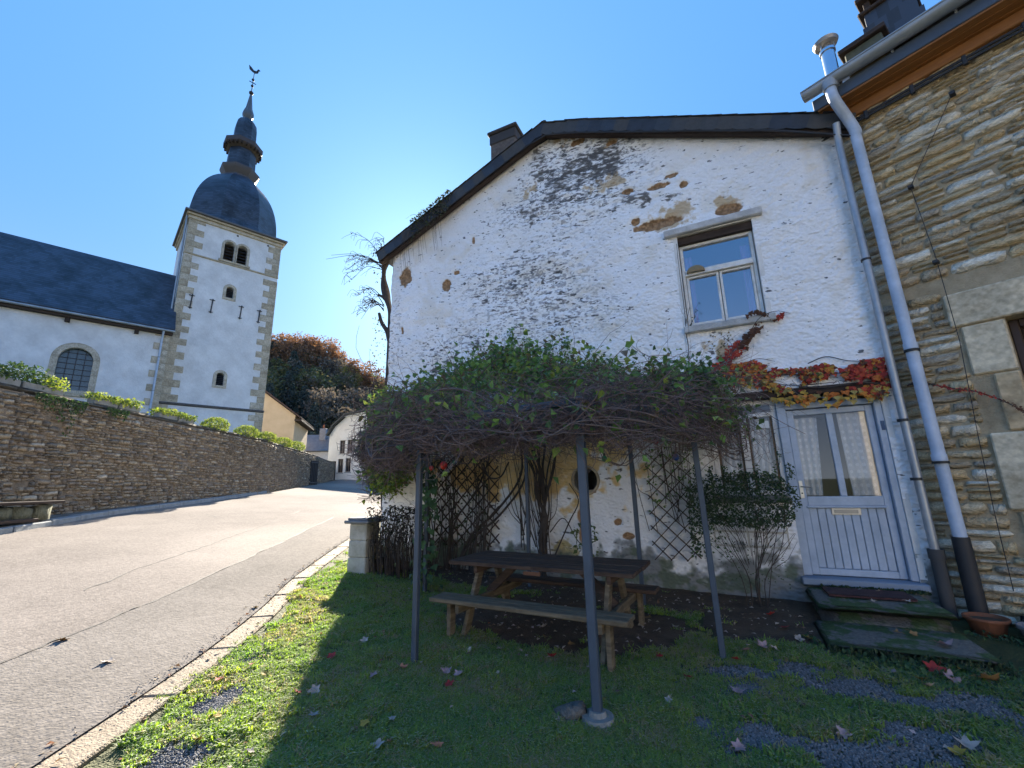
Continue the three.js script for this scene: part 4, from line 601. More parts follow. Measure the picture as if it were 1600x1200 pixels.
// stone steps up to the door
{
  const t = thing('stone_steps', 'mossy stone steps below the pale blue door', 'steps', HP, HT), r = RNG(66), y = .08;
  const moss = mat(1, 1, 1, { map: tex(256, 256, (x, y) => { const a = sstep(.42, .6, fbm(x * 6, y * 6, 4, 141, 6)), b = fbm(x * 40, y * 40, 3, 142, 40); return [lerp(.15, .055, a) * (.6 + .8 * b), lerp(.145, .10, a) * (.6 + .8 * b), lerp(.13, .03, a) * (.6 + .8 * b)]; }, [1.2, 1.2], false), bumpMap: fineBump, bumpScale: .02 });
  const slab = (u0, u1, y0, y1, z0, z1, s) => { const g = stoneGeo(s, 6, 1, .02); g.rotateX(-Math.PI / 2); g.scale(u1 - u0, y1 - y0, z1 - z0); return g.translate((u0 + u1) / 2, (y0 + y1) / 2, (z0 + z1) / 2); };
  mesh('tread', slab(6.50, 7.56, .33, .39, .10, .92, 821), moss, t, true); mesh('riser', slab(6.54, 7.55, y, .335, .1, .86, 822), moss, t, true);
  mesh('tread', slab(6.46, 7.6, .165, .225, .8, 1.52, 823), moss, t, true); mesh('riser', slab(6.5, 7.55, y - .06, .17, .8, 1.46, 824), moss, t, true);
  const mt = tag(mesh('door_mat', (() => { const g = new THREE.PlaneGeometry(.72, .34, 20, 8), p = g.attributes.position; for (let i = 0; i < p.count; i++) p.setZ(i, .006 * fbm(p.getX(i) * 9, p.getY(i) * 9, 2, 4)); g.rotateX(-Math.PI / 2); g.computeVertexNormals(); const b = plainBox(-.36, .36, -.02, -.002, -.17, .17); return [g, b]; })(), mat(.075, .028, .028, { map: mott([.5, .5, .5], [1, 1, 1], 16, 142), bumpMap: fineBump, bumpScale: .01 })), 'worn dark red mat on the upper stone step', 'mat');
  mt.position.set(HP[0] + 7.02 * Math.cos(HT) + .42 * Math.sin(HT), .418, HP[2] - 7.02 * Math.sin(HT) + .42 * Math.cos(HT)); mt.rotation.y = HT + .03;
  const lv = new Leaves(), G = [[.035, .07, .015], [.05, .085, .02], [.03, .06, .012]];
  for (let i = 0; i < 1500; i++) { const s = r(), e = r() < .5; let u = lerp(6.4, 7.6, s), z = e ? 1.5 + .12 * r() : .12 + .1 * r(), yy = e ? .1 + .08 * r() : .39; if (!e && fbm(u * 6, 2, 3, 3) < .45) continue; lv.add(u, yy, z, .02 + .03 * r(), r, pick(r, G), { dir: [r() - .5, 1, r() - .2] }); }
  stuff(mesh('moss_tufts', lv.geo(), LEAF, t, true));
}
// ---------- stone house on the right ----------
const RP = [4.545, 0, -4.945], RT = -0.93200;
{
  const t = thing('stone_house', 'rubble limestone house with orange soffit and zinc gutter', 'house', RP, RT), r = RNG(71);
  const mortar = mat(.52, .42, .275, { map: mott([.62, .6, .54], [1, 1, 1], 8, 151), bumpMap: rep(fineBump, 2.5, 2.5), bumpScale: .02 });
  mesh('mortar_wall', [plainBox(-.02, .93, -.1, 6.55, -.6, 0), plainBox(.93, 2.05, 3.18, 6.55, -.6, 0), plainBox(.93, 2.05, -.1, 1.05, -.6, 0), plainBox(2.05, 9, -.1, 6.55, -.6, 0), extr([[.6, -.1], [8, -.1], [8, 6.3], [4, 9.5], [.6, 7.0]], .4).rotateY(Math.PI / 2).translate(-.02, 0, 0), plainBox(8.7, 9, -.1, 6.5, -8, -.6), plainBox(.38, 8.7, -.1, 6.5, -8, -7.7)], mortar, t);
  const tones = [[.78, .64, .42], [.68, .52, .31], [.86, .76, .58], [.62, .49, .32], [.74, .58, .34], [.90, .82, .66], [.56, .48, .36], [.80, .60, .34]].map((c, i) => stoneTone(...c, i, { bumpScale: .03 }));
  const geos = Array.from({ length: 16 }, (_, i) => stoneGeo(1300 + i * 5, 5, 2, .085));
  const put = [];
  for (const [x, y, w, h] of courses(2.4, 6.4, r, { h0: .08, h1: .15, w0: .2, w1: .56, p0: .7, p1: 1.6 })) {
    const lim = y + h > .9 && y < 3.2 ? (x < 1.5 ? .59 : 99) : y + h > 3.15 && y < 3.56 ? .52 : 99; if (x + w < .02 || x > lim - .05 || (lim === 99 && y + h > .9 && y < 3.6 && x < 2.45)) continue; const x0 = Math.max(x, -.02), ww = Math.min(x + w, lim) - x0; if (ww < .06) continue;
    put.push([x0, y, ww, h]);
  }
  put.sort((a, b) => (a[0] > 1.75) - (b[0] > 1.75) || b[2] * b[3] - a[2] * a[3]); const spare = tones.map(() => []);
  put.forEach(([x0, y, ww, h], i) => {
    const e = .006 + .014 * r(), g = pick(r, geos), ti = Math.floor(r() * tones.length), m = new THREE.Mesh(g, tones[ti]); m.name = 'stone'; m.castShadow = m.receiveShadow = true;
    m.position.set(x0 + ww / 2, y + .03 + h / 2 + (r() - .5) * .012, -.047 + .022 * r()); m.scale.set(ww - e, (h - e) * (.88 + .12 * r()), .13); m.rotation.z = (r() - .5) * .05;
    if (i < 298) t.add(m); else { m.updateMatrix(); spare[ti].push(g.clone().applyMatrix4(m.matrix)); }
  });
  spare.forEach((a, i) => { if (a.length) stuff(mesh('small_rubble', a, tones[i], t, true)); });
  // dressed doorway stones
  const dr = stoneTone(.80, .68, .48, 1, { bumpScale: .02 }), dr2 = stoneTone(.66, .50, .30, 2, { bumpScale: .02 });
  const blk = (x0, x1, y0, y1, m, s) => { mesh('dressed_stone', bx(x0 + .006, x1 - .002, y0 + .004, y1 - .004, -.2, .035 + .006 * (s % 3), .014), m, t); };
  blk(.53, 2.45, 3.17, 3.55, dr, 851); blk(.60, .93, 2.62, 3.16, dr, 852); blk(.74, .93, 2.02, 2.61, dr2, 853); blk(.60, .93, 1.25, 2.01, dr, 854); blk(.66, .93, .78, 1.24, dr2, 855); blk(.9, 2.2, .82, 1.06, dr, 856);
  // brown door with vent bars
  const d = new THREE.Group(); d.name = 'brown_door'; t.add(d); mesh('leaf', bx(.93, 2.05, 1.06, 3.17, -.3, -.24, .01), M.woodDark, d); for (const g of [bx(.93, 1.0, 1.06, 3.17, -.24, -.18, .01), bx(1.0, 2.05, 3.08, 3.17, -.24, -.18, .01)]) mesh('frame', g, mat(.05, .03, .022, { roughness: .5 }), d); for (let i = 0; i < 3; i++) mesh('slat', bx(1.14, 1.6, 2.62 + i * .07, 2.66 + i * .07, -.24, -.21, .004), M.iron, d);
  // eaves: soffit boards, fascia, gutter
  for (let i = 0; i < 3; i++) mesh('soffit_board', bx(-.12, 9, 6.40 + i * .004, 6.43 + i * .004, .0 + i * .11, .105 + i * .11, .004), M.soffit, t);
  mesh('wall_plate', bx(-.1, 9, 6.26, 6.40, -.02, .06, .01), M.soffit, t);
  mesh('slate_fascia', bx(-.16, 9, 6.43, 6.60, .30, .345, .008), mat(.075, .10, .14, { roughness: .5, map: mott([.7, .72, .75], [1, 1, 1], 5, 152) }), t);
  mesh('gutter', (() => { const s = []; for (let i = 0; i <= 14; i++) { const a = Math.PI + Math.PI * i / 14; s.push([.09 * Math.cos(a), .09 * Math.sin(a)]); } for (let i = 14; i >= 0; i--) { const a = Math.PI + Math.PI * i / 14; s.push([.082 * Math.cos(a), .082 * Math.sin(a)]); } const g = extr(s, 9.2); g.rotateY(Math.PI / 2); return g.translate(-.22, 6.68, .43); })(), M.zinc, t);
  mesh('gutter_bead', tube([[-.22, 6.685, .52], [9, 6.685, .52]], .012, .012, 8), M.zinc, t); mesh('gutter_end', (() => { const g = new THREE.CircleGeometry(.09, 16, Math.PI, Math.PI); g.rotateY(Math.PI / 2); return g.translate(-.221, 6.68, .43); })(), M.zinc, t);
  for (let x = .15; x < 3; x += .55) mesh('gutter_bracket', bx(x - .012, x + .012, 6.58, 6.69, .34, .36), M.zinc, t);
  const roof = mesh('roof', [(() => { const g = bx(-.2, 9, -.1, 0, -5.4, 0, .01); g.rotateX(.66); return g.translate(0, 6.72, .42); })(), (() => { const g = bx(-.2, 9, -.1, 0, 0, 5.4, .01); g.rotateX(-.66); return g.translate(0, 6.72, -8.1); })()], M.slate, t); void roof;
  const cab = []; for (const k of [0, 1, 2, 3]) { const p = []; for (let i = 0; i <= 16; i++) { const u = lerp(-.25, 5, i / 16); p.push([u, 6.2 - .022 * k - .012 * fbm(u * 3, k, 2, 9), .075 + .01 * (k % 2)]); } cab.push(tube(p, .011, .011, 5)); } mesh('cable_bundle', cab, M.iron, t, true);
  for (let x = .3; x < 3; x += .45) mesh('cable_clip', bx(x - .02, x + .02, 6.1, 6.22, .06, .1), M.iron, t);
  const wire = []; wire.push(tube([[1.04, 5.85, .07], [.78, 5.4, .07], [.52, 4.95, .075]], .004, .004, 5)); wire.push(tube([[.52, 4.95, .075], [.57, 4.0, .075], [.58, 3.0, .08], [.53, 2.0, .08], [.5, 1.2, .08], [.49, .5, .08]], .004, .004, 5)); mesh('wire', wire, M.iron, t, true); for (const [a, b] of [[1.04, 5.85], [.52, 4.95], [.56, 3.95]]) mesh('wire_hook', bx(a - .025, a + .025, b - .02, b + .02, .02, .1), M.iron, t);
  mesh('wall_lamp_arm', bar([1.30, 4.30, .02], [1.62, 4.42, .3], .08, .05), M.iron, t);
  // chimneys and flue
  const c1 = mesh('slate_chimney', bx(.38, .9, 7.2, 8.56, -1.55, -1.0, .015), mat(.05, .065, .085, { roughness: .5, map: mott([.7, .72, .75], [1, 1, 1], 6, 153) }), t);
  for (let row = 0; row < 5; row++) for (let k = 0; k < 4; k++) { const s = mesh('chimney_slate', extr([[0, .05], [.05, .01], [.1, 0], [.15, .02], [.19, .07], [.19, .3], [0, .3]], .008), pick(r, [M.slate, M.slate, mat(.045, .055, .075, { roughness: .5 })]), c1); s.position.set(.37 + k * .14 - (row % 2) * .05 + .02, 7.30 + row * .24, -1.0 + .006 * (row % 2) + .002 * k); s.rotation.x = .03; }
  mesh('chimney_cap', [bx(.32, .96, 8.54, 8.60, -1.62, -.93, .015), bx(.33, .95, 8.78, 8.86, -1.62, -.92, .01), bx(.4, .48, 8.6, 8.78, -1.5, -1.0), bx(.8, .88, 8.6, 8.78, -1.5, -1.0)], M.woodDark, c1);
  const c2 = mesh('block_chimney', bx(.12, .56, 7.0, 7.78, -.95, -.6, .015), mat(.10, .105, .075, { map: mott([.5, .52, .4], [1, 1, 1], 6, 154) }), t); mesh('chimney_cap', bx(.06, .62, 7.78, 7.86, -1.0, -.54, .01), M.woodDark, c2);
  const fl = mesh('steel_flue', tube([[-.0, 6.8, -.3], [-.0, 7.74, -.3]], .085, .085, 20), M.steel, t); mesh('flue_ring', [cyl(0, 7.72, 7.76, -.3, .1, .1, 20)], M.steel, fl);
  mesh('flue_cap', [new THREE.ConeGeometry(.16, .07, 22).translate(0, 7.94, -.3), cyl(0, 7.86, 7.905, -.3, .14, .16, 22), cyl(0, 7.74, 7.87, -.3, .05, .05, 12)], mat(.35, .33, .31, { metalness: .6, roughness: .5 }), fl); for (const a of [0, 2.1, 4.2]) mesh('flue_strut', bx(-.01, .01, 7.72, 7.9, -.005, .005).translate(Math.cos(a) * .09, 0, -.3 + Math.sin(a) * .09), M.zinc, fl);
}
{ // rainwater pipes in the corner between the houses
  const a = thing('rainwater_pipe', 'thick pale blue downpipe from the gutter of the stone house', 'downpipe', RP, RT, 'rainwater pipes');
  mesh('pipe', [tube([[.08, 6.62, .43], [.08, 6.5, .43], [.09, 6.38, .42], [.14, 6.14, .2], [.17, 5.98, .16], [.17, 5.9, .15]], .062, .062, 16, 30), tube([[.165, 5.92, .15], [.22, .95, .13]], .058, .058, 18)], M.zincBlue, a); mesh('outlet', cyl(.08, 6.54, 6.64, .43, .08, .1), M.zinc, a);
  for (const y of [5.92, 3.0, 1.75]) mesh('collar', cyl(.17 + (5.9 - y) * .01, y, y + .07, .148, .065, .065, 18), M.zincBlue, a); for (const y of [2.98, 1.73]) mesh('clamp', cyl(.17 + (5.9 - y) * .01, y - .01, y + .015, .148, .07, .07, 18), M.iron, a);
  mesh('foot', cyl(.22, .1, .98, .13, .075, .072, 18), M.iron, a);
  const b = thing('rainwater_pipe', 'thinner grey zinc downpipe beside the white house corner', 'downpipe', HP, HT, 'rainwater pipes');
  mesh('pipe', [tube([[7.70, 6.15, .24], [7.70, 6.0, .2], [7.71, 5.85, .14], [7.74, .8, .12]], .042, .042, 14)], M.zinc, b); for (const y of [4.2, 2.2, 1.55]) mesh('clamp', cyl(7.72, y, y + .03, .125, .052, .052, 14), M.iron, b);
  mesh('foot', [cyl(7.745, .1, .78, .12, .06, .06, 14), cyl(7.745, .74, .84, .12, .07, .07, 14)], mat(.06, .06, .06), b);
}
// ---------- pergola ----------
const H2W = (u, y, z) => [HP[0] + u * Math.cos(HT) + z * Math.sin(HT), y, HP[2] - u * Math.sin(HT) + z * Math.cos(HT)];
const POSTS = [[3.29, 3.13, .05, .0], [4.92, 3.34, .06, .012], [5.64, 2.01, .05, .035], [2.05, 1.35, .045, 0], [4.80, .81, .05, .01], [3.25, .6, .045, 0]];
{
  const t = thing('pergola', 'blue grey steel pergola frame carrying the vine', 'pergola', HP, HT);
  POSTS.forEach(([u, z, w, lean], i) => { const y0 = gl(u, z) - .02, p = mesh('post', [bar([u, y0, z], [u - lean, 2.2, z], w, w), bar([u - lean, 2.2, z], [u - lean, 2.23, z], w * 1.3, w * 1.3)], M.post, t); if (i === 1) mesh('post_foot', [new THREE.CylinderGeometry(.10, .115, .045, 22).translate(u, y0 + .04, z), new THREE.CylinderGeometry(.05, .06, .03, 16).translate(u, y0 + .075, z)], M.concrete, p); });
  const R = (a, b) => mesh('rail', bar([a[0], 2.2, a[1]], [b[0], 2.2, b[1]], .04, .05), M.post, t);
  R([3.29, 3.13], [4.92, 3.34]); R([4.92, 3.34], [5.64, 2.01]); R([3.29, 3.13], [2.05, 1.35]); R([2.05, 1.35], [.5, .05]); R([5.64, 2.01], [5.62, .05]); R([2.05, 1.35], [4.8, .81]); R([3.25, .6], [4.92, 3.34]); R([4.8, .81], [5.64, 2.01]); R([.6, .5], [3.25, .6]);
  const b = tag(mesh('footing_stone', (() => { const g = stoneGeo(861, 4, 3, .1); g.scale(.17, .1, .13); g.rotateX(-.5); return g; })(), stoneTone(.16, .155, .14, 1), scene, true), 'loose grey stone beside the foot of the front pergola post', 'stone'); b.position.set(...H2W(4.76, gl(4.76, 3.36) + .035, 3.37)); b.rotation.y = .5;
}
// ---------- climbing vine over the pergola ----------
const polyIn = (P, x, y) => { let c = false; for (let i = 0, j = P.length - 1; i < P.length; j = i++) if ((P[i][1] > y) !== (P[j][1] > y) && x < (P[j][0] - P[i][0]) * (y - P[i][1]) / (P[j][1] - P[i][1]) + P[i][0]) c = !c; return c; };
const interp = (T, x) => { if (x <= T[0][0]) return T[0][1]; for (let i = 1; i < T.length; i++) if (x <= T[i][0]) return lerp(T[i - 1][1], T[i][1], (x - T[i - 1][0]) / (T[i][0] - T[i - 1][0])); return T[T.length - 1][1]; };
{
  const t = thing('climbing_vine', 'tangled brown vine with green leaves heaped over the pergola', 'vine', HP, HT), r = RNG(81);
  const PG = [[-.12, .05], [.5, .75], [1.3, 1.75], [2.2, 2.75], [3.2, 3.35], [4.95, 3.5], [5.45, 3.0], [5.78, 2.1], [5.98, 1.0], [6.0, .06]];
  const front = u => .34 * (fbm(u * 1.9, 7, 3, 71) - .5) + interp([[-.25, .1], [.05, .75], [1.1, 1.75], [2.2, 2.75], [3.2, 3.35], [4.95, 3.5], [5.45, 3.0], [5.78, 2.1], [6, .5]], u);
  const crest = [[-.4, 3.0], [0, 3.32], [.6, 3.3], [1, 3.12], [1.5, 3.3], [2.05, 3.5], [2.5, 3.62], [2.85, 3.78], [3.4, 3.62], [3.9, 3.48], [4.4, 3.22], [5, 2.86], [5.4, 2.82], [5.8, 2.62], [6.1, 2.35]];
  const top = (u, z) => { const k = clamp(z / (front(u) + .01)); return lerp(interp(crest, u), 2.27 + .5 * (fbm(u * 1.7, 4, 2, 15) - .5), Math.pow(k, 1.5)) + .55 * (fbm(u * 1.5, z * 1.5, 2, 5) - .5) * Math.min(1, z * 2 + .3) + .22 * (fbm(u * 5, z * 5, 2, 6) - .5); };
  const bot = (u, z) => { const k = clamp(z / (front(u) + .01)); return (u < .9 && z < 1.5 ? lerp(1.45, 1.95, sstep(.2, .9, u))   : 2.13) - .10 * k * fbm(u * 4, z * 4, 2, 6) - .05 * k - .75 * Math.max(0, fbm(u * 2.2, z * 2.2, 3, 16) - .45); };
  const inside = () => { for (; ;) { const u = lerp(-.25, 6, r()), z = lerp(.06, 3.5, r()); if (polyIn(PG, u, z)) return [u, z]; } };
  const g3 = () => (r() + r() + r() - 1.5) * 1.15;
  // the heap is made of clumps of different size, some leafy, some bare
  const clumps = [];
  for (let i = 0; i < 185; i++) { let [u, z] = inside(); const rim = r() < .42; if (rim) z = Math.max(.1, front(u) - .05 - .25 * r()); const y = lerp(bot(u, z) + .06, top(u, z) - .06, rim ? .15 + .75 * r() : .35 + .65 * Math.sqrt(r())), k = clamp(z / (front(u) + .01)); clumps.push({ u, y, z, R: .10 + .2 * r() * r() + .05, k, rim, leaf: clamp((y - 2.06) * 1.9 + .5 * (fbm(u * 1.3, z * 1.3, 2, 91) - .45) * 2 - .62 * k * k) }); }
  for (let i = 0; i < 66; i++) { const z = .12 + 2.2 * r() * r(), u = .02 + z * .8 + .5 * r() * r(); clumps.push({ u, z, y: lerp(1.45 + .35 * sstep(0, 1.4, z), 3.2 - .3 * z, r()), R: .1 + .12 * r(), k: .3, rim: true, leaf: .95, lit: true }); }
  for (let i = 0; i < 16; i++) { const u = 5.2 + .7 * r(), z = .3 + 1.9 * r(); clumps.push({ u: Math.min(u, 5.85), z: Math.min(z, front(u)), y: 2.25 + .35 * r(), R: .1 + .1 * r(), k: .4, rim: false, leaf: .9 }); }
  const tw = [[], [], []], canes = [[], []];
  for (let i = 0; i < 7200; i++) {
    const c = clumps[Math.floor(r() * clumps.length)]; let u = c.u + g3() * c.R * 1.3, y = c.y + g3() * c.R * .8, z = Math.max(.04, c.z + g3() * c.R * 1.1); const P = [[u, y, z]], len = .18 + .75 * r() * r() + .15, n = 7; let a = r() * 6.283, el = (r() - .5) * 1.5; const ca = (r() - .5) * 2.6, ce = -.1 - .5 * r();
    for (let k = 0; k < n; k++) { const s = len / n; u += Math.cos(a) * Math.cos(el) * s; z += Math.sin(a) * Math.cos(el) * s * .8; y += Math.sin(el) * s; a += ca * .3 + (r() - .5) * .9; el += ce * .28 + (r() - .5) * .6; if (z < .03) z = .03 + .05 * r(); if (u < .8 * z - .12) u = .8 * z - .12 + .04 * r(); const b = bot(u, z) - .14; if (y < b) { y = b + .04 * r(); el = Math.abs(el) * .5; } P.push([u, y, z]); }
    const rad = .0018 + .0038 * r() * r(); tw[i % 3].push(tube(P, rad, rad * .5, 3));
  }
  for (let i = 0; i < 1250; i++) { // loops and loose ends hanging from the rim, shoots out of the top
    let [u, z] = inside(); const down = r() < .78; if (r() < .75) z = Math.max(.1, front(u) - .18 * r()); let y = down ? bot(u, z) + .08 : top(u, z) - .08; const P = [[u, y, z]], len = (.2 + .55 * r() * r()) * (.45 + 1.1 * fbm(u * 2.7, z * 2, 2, 93)), a = r() * 6.283; let el = down ? -.75 - .6 * r() : .3 + .8 * r();
    for (let k = 0; k < 7; k++) { const s = len / 7; u += Math.cos(a + k * .3) * Math.cos(el) * s; z = Math.max(.03, z + Math.sin(a + k * .3) * Math.cos(el) * s); y += Math.sin(el) * s; el += (r() - .5) * .6 + (down ? .26 : -.22); if (u < .8 * z - .12) u = .8 * z - .12; P.push([u, y, z]); } tw[i % 3].push(tube(P, .0036, .0018, 3));
  }
  for (let i = 0; i < 150; i++) { // long woody canes sweeping through and out of the heap
    let [u, z] = inside(); if (r() < .55) z = front(u) - .15 * r(); let y = lerp(bot(u, z), top(u, z), r() * .9); const P = [[u, y, z]], len = .7 + 1.5 * r(), n = 9; let a = (r() < .65 ? (r() < .5 ? 0 : Math.PI) : r() * 6.28) + (r() - .5) * .8, el = (r() - .35) * .8; const bend = (r() - .5) * .5;
    for (let k = 0; k < n; k++) { const s = len / n; u += Math.cos(a) * Math.cos(el) * s; z = Math.max(.05, z + Math.sin(a) * Math.cos(el) * s); y += Math.sin(el) * s; a += bend * .4; el += -.12 + (r() - .5) * .25; const b = bot(u, z) - .05; if (y < b) { y = b; el = .1; } if (u < .8 * z - .1) u = .8 * z - .1; if (u > 6.1) u = 6.1; P.push([u, y, Math.min(z, front(u) + .2)]); } canes[i % 2].push(tube(P, .0045 + .007 * r() * r(), .003, 5, 18));
  }
  const tm = [[.15, .10, .085], [.20, .14, .12], [.10, .065, .057]].map(c => mat(...c));
  tw.forEach((a, i) => stuff(mesh('twigs', a, tm[i], t, true))); canes.forEach((a, i) => stuff(mesh('canes', a, [mat(.15, .115, .10), mat(.10, .076, .07)][i], t, true)));
  // woody stems on the wall and the knotted trunk
  const stems = [];
  const stem = (pts, r0, r1, n = 24) => stems.push(tube(pts, r0, r1, 7, n));
  for (let k = 0; k < 15; k++) { const o = (r() - .5) * .24, j = () => (r() - .5) * .13; stem([[3.28 + o, gl(3.3, .2) - .03, .16 + .05 * r()], [3.29 + j(), .45, .14 + .08 * r()], [3.30 + j(), .8, .14 + .08 * r()], [3.32 + j(), 1.1, .15], [3.33 + o + j(), 1.45, .16 + .06 * r()], [3.32 + o * 1.6 + j(), 1.8, .2], [3.32 + o * 3, 2.15, .2 + .2 * r()], [3.3 + o * 5, 2.6, .4]], .014 + .016 * r(), .009, 40); }
  stem([[1.75, gl(1.75, .2), .14], [2.0, .78, .12], [2.5, 1.2, .12], [2.95, 1.75, .14], [3.02, 2.3, .3]], .024, .015); stem([[1.78, gl(1.75, .2), .16], [2.05, .74, .15], [2.55, 1.12, .15], [3.02, 1.68, .17], [3.1, 2.3, .3]], .022, .014);
  stem([[1.6, gl(1.6, .2), .12], [1.7, 1.0, .1], [2.1, 1.5, .1], [2.4, 2.1, .14], [2.5, 2.6, .3]], .018, .012); stem([[2.75, 1.95, .16], [2.6, 1.72, .18], [2.42, 1.72, .2], [2.3, 1.95, .2]], .014, .012, 16); stem([[3.42, .5, .14], [3.7, 1.05, .12], [3.85, 1.35, .1], [3.72, 1.6, .1]], .012, .006, 16); stem([[3.4, .9, .14], [3.6, 1.1, .1], [3.8, .8, .1], [3.98, .62, .1]], .009, .005, 16);
  for (let k = 0; k < 46; k++) { const u = 1.05 + 1.3 * r(), d = (r() - .5) * .7; stem([[u, gl(u, .2) - .02, .1 + .2 * r()], [u + d * .3, .8, .07 + .12 * r()], [u + d * .7, 1.4, .07 + .12 * r()], [u + d, 2.1, .1 + .3 * r()]], .006 + .007 * r(), .004, 10); }
  for (let k = 0; k < 26; k++) { const u = 3.05 + .6 * (r() - .4), d = (r() - .5) * .6; stem([[u, .5 + r() * .6, .12], [u + d * .6, 1.2, .1 + .1 * r()], [u + d, 2.1, .15 + .3 * r()]], .006 + .005 * r(), .003, 9); }
  for (let k = 0; k < 18; k++) { const u = 4.75 + .65 * r(), d = (r() - .5) * .3; stem([[u, .9 + r() * .6, .1], [u + d, 1.5, .1], [u + d * 1.3, 2.1, .2]], .005, .003, 8); }
  stuff(mesh('stems', stems, M.bark, t, true));
  // leaves: thick on the upper clumps and the sunlit left end, thin in the tangle
  const lv = new Leaves(), G = [[.125, .25, .04], [.085, .19, .04], [.16, .29, .05], [.07, .155, .04]], Y = [[.28, .35, .04], [.22, .30, .045]], O = [[.15, .12, .04], [.12, .085, .04]];
  const leafAt = (u, y, z, c, s = .045 + .045 * r()) => u > .8 * z - .2 && lv.add(u, y, z, s, r, c, { w: .7 });
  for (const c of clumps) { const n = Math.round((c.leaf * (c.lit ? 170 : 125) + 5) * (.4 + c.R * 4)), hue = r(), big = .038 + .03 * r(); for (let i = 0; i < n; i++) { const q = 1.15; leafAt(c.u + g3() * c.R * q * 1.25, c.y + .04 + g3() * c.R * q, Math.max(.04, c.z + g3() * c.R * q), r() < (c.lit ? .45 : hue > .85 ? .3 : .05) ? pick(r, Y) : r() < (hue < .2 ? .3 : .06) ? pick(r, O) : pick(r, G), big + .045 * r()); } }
  for (let i = 0; i < 420; i++) { const [u, z] = inside(); leafAt(u, lerp(bot(u, z), top(u, z), Math.sqrt(r())), Math.min(z + .3 * r(), front(u) + .1), r() < .2 ? pick(r, Y) : pick(r, G), .05 + .05 * r()); }
  // sprays climbing the wall above the crest
  for (const [u0, n, h] of [[2.5, 70, .45], [2.8, 120, .62], [3.1, 60, .4], [3.45, 60, .35], [3.8, 90, .5], [4.2, 60, .5], [4.6, 30, .4], [5.3, 24, .35], [1.75, 40, .3], [5.62, 24, .4], [1.3, 20, .25], [2.15, 50, .3], [4.9, 20, .3]]) for (let i = 0; i < n; i++) { const q = r(), u = u0 + (r() - .5) * .34 * (1.15 - q); leafAt(u, interp(crest, u) - .12 + h * q, .05 + .08 * r(), pick(r, G), .04 + .03 * r()); }
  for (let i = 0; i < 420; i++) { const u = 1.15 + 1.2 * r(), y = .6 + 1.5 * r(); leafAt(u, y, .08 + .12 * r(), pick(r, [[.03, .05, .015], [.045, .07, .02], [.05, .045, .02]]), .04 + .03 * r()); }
  for (let i = 0; i < 260; i++) { const u = 4.85 + .75 * r(), y = 1.15 + .9 * r(); if (r() < (y - 1.0)) leafAt(u, y, .1 + .14 * r(), pick(r, G), .035 + .03 * r()); }
  for (let i = 0; i < 46; i++) leafAt(3.75 + .35 * r(), .62 + .4 * r(), .1 + .08 * r(), pick(r, [[.11, .15, .03], [.08, .12, .03]]), .06 + .03 * r());
  mesh('leaves', lv.geo(), LEAF, t, true).userData.kind = 'stuff';
  // a few large hanging leaves seen singly
  for (const [u, y, z] of [[3.6, 2.25, 3.4], [4.05, 2.2, 3.4], [4.3, 2.3, 3.45], [4.5, 2.2, 3.5], [4.62, 2.12, 3.5], [4.75, 2.05, 3.5], [5.15, 2.05, 3.2], [5.45, 1.95, 2.9], [2.7, 2.1, 3.0], [3.1, 2.2, 3.2], [1.9, 2.3, 2.4], [4.2, 2.1, 3.5], [5.6, 2.2, 2.4], [4.9, 2.3, 3.4]]) { const q = new Leaves(); q.add(0, 0, 0, .075 + .03 * r(), r, pick(r, [[.11, .20, .07], [.14, .22, .05], [.08, .16, .06]]), { dir: [.3 * (r() - .5), -1, .3], nor: [.2, .3, 1], w: .55, jit: .5 }); const m = mesh('hanging_leaf', q.geo(), LEAF, t, true); m.position.set(u, y, z + .04); }
}
{ // lamps of a coloured light string hanging below the vine (unlit)
  const cols = { red: [.62, .04, .03], green: [.03, .2, .08], blue: [.03, .08, .3], orange: [.5, .2, .02] };
  const lampAt = (u, y, z, c, R, label) => { const t = thing('party_bulb', label, 'bulb', H2W(u, y, z), 0, 'coloured party bulbs under the vine'); mesh('globe', new THREE.SphereGeometry(R, 18, 14).scale(1, 1.12, 1), mat(...cols[c], { roughness: .3 }), t); mesh('socket', cyl(0, R * .9, R * 1.9, 0, R * .45, R * .4, 12), M.iron, t); mesh('cord', tube([[0, R * 1.8, 0], [.01, R * 1.8 + .12, .01]], .003, .003, 4), M.iron, t); };
  lampAt(2.5, 1.87, 1.6, 'red', .05, 'large red bulb hanging under the left side of the vine'); lampAt(2.3, 1.84, 1.6, 'red', .03, 'small red bulb beside the left rear post'); lampAt(2.13, 1.85, 1.6, 'green', .03, 'green bulb left of the small red bulb'); lampAt(2.66, 1.90, 1.6, 'green', .022, 'small green bulb right of the large red bulb');
  lampAt(4.55, 1.88, 1.2, 'green', .035, 'green bulb hanging right of the front post'); lampAt(5.36, 1.86, 1.2, 'blue', .035, 'blue bulb above the right trellis'); lampAt(2.17, 2.07, 1.6, 'orange', .028, 'orange bulb high under the left vine edge'); lampAt(5.2, 2.02, 1.5, 'red', .028, 'red bulb right of the centre under the vine');
}
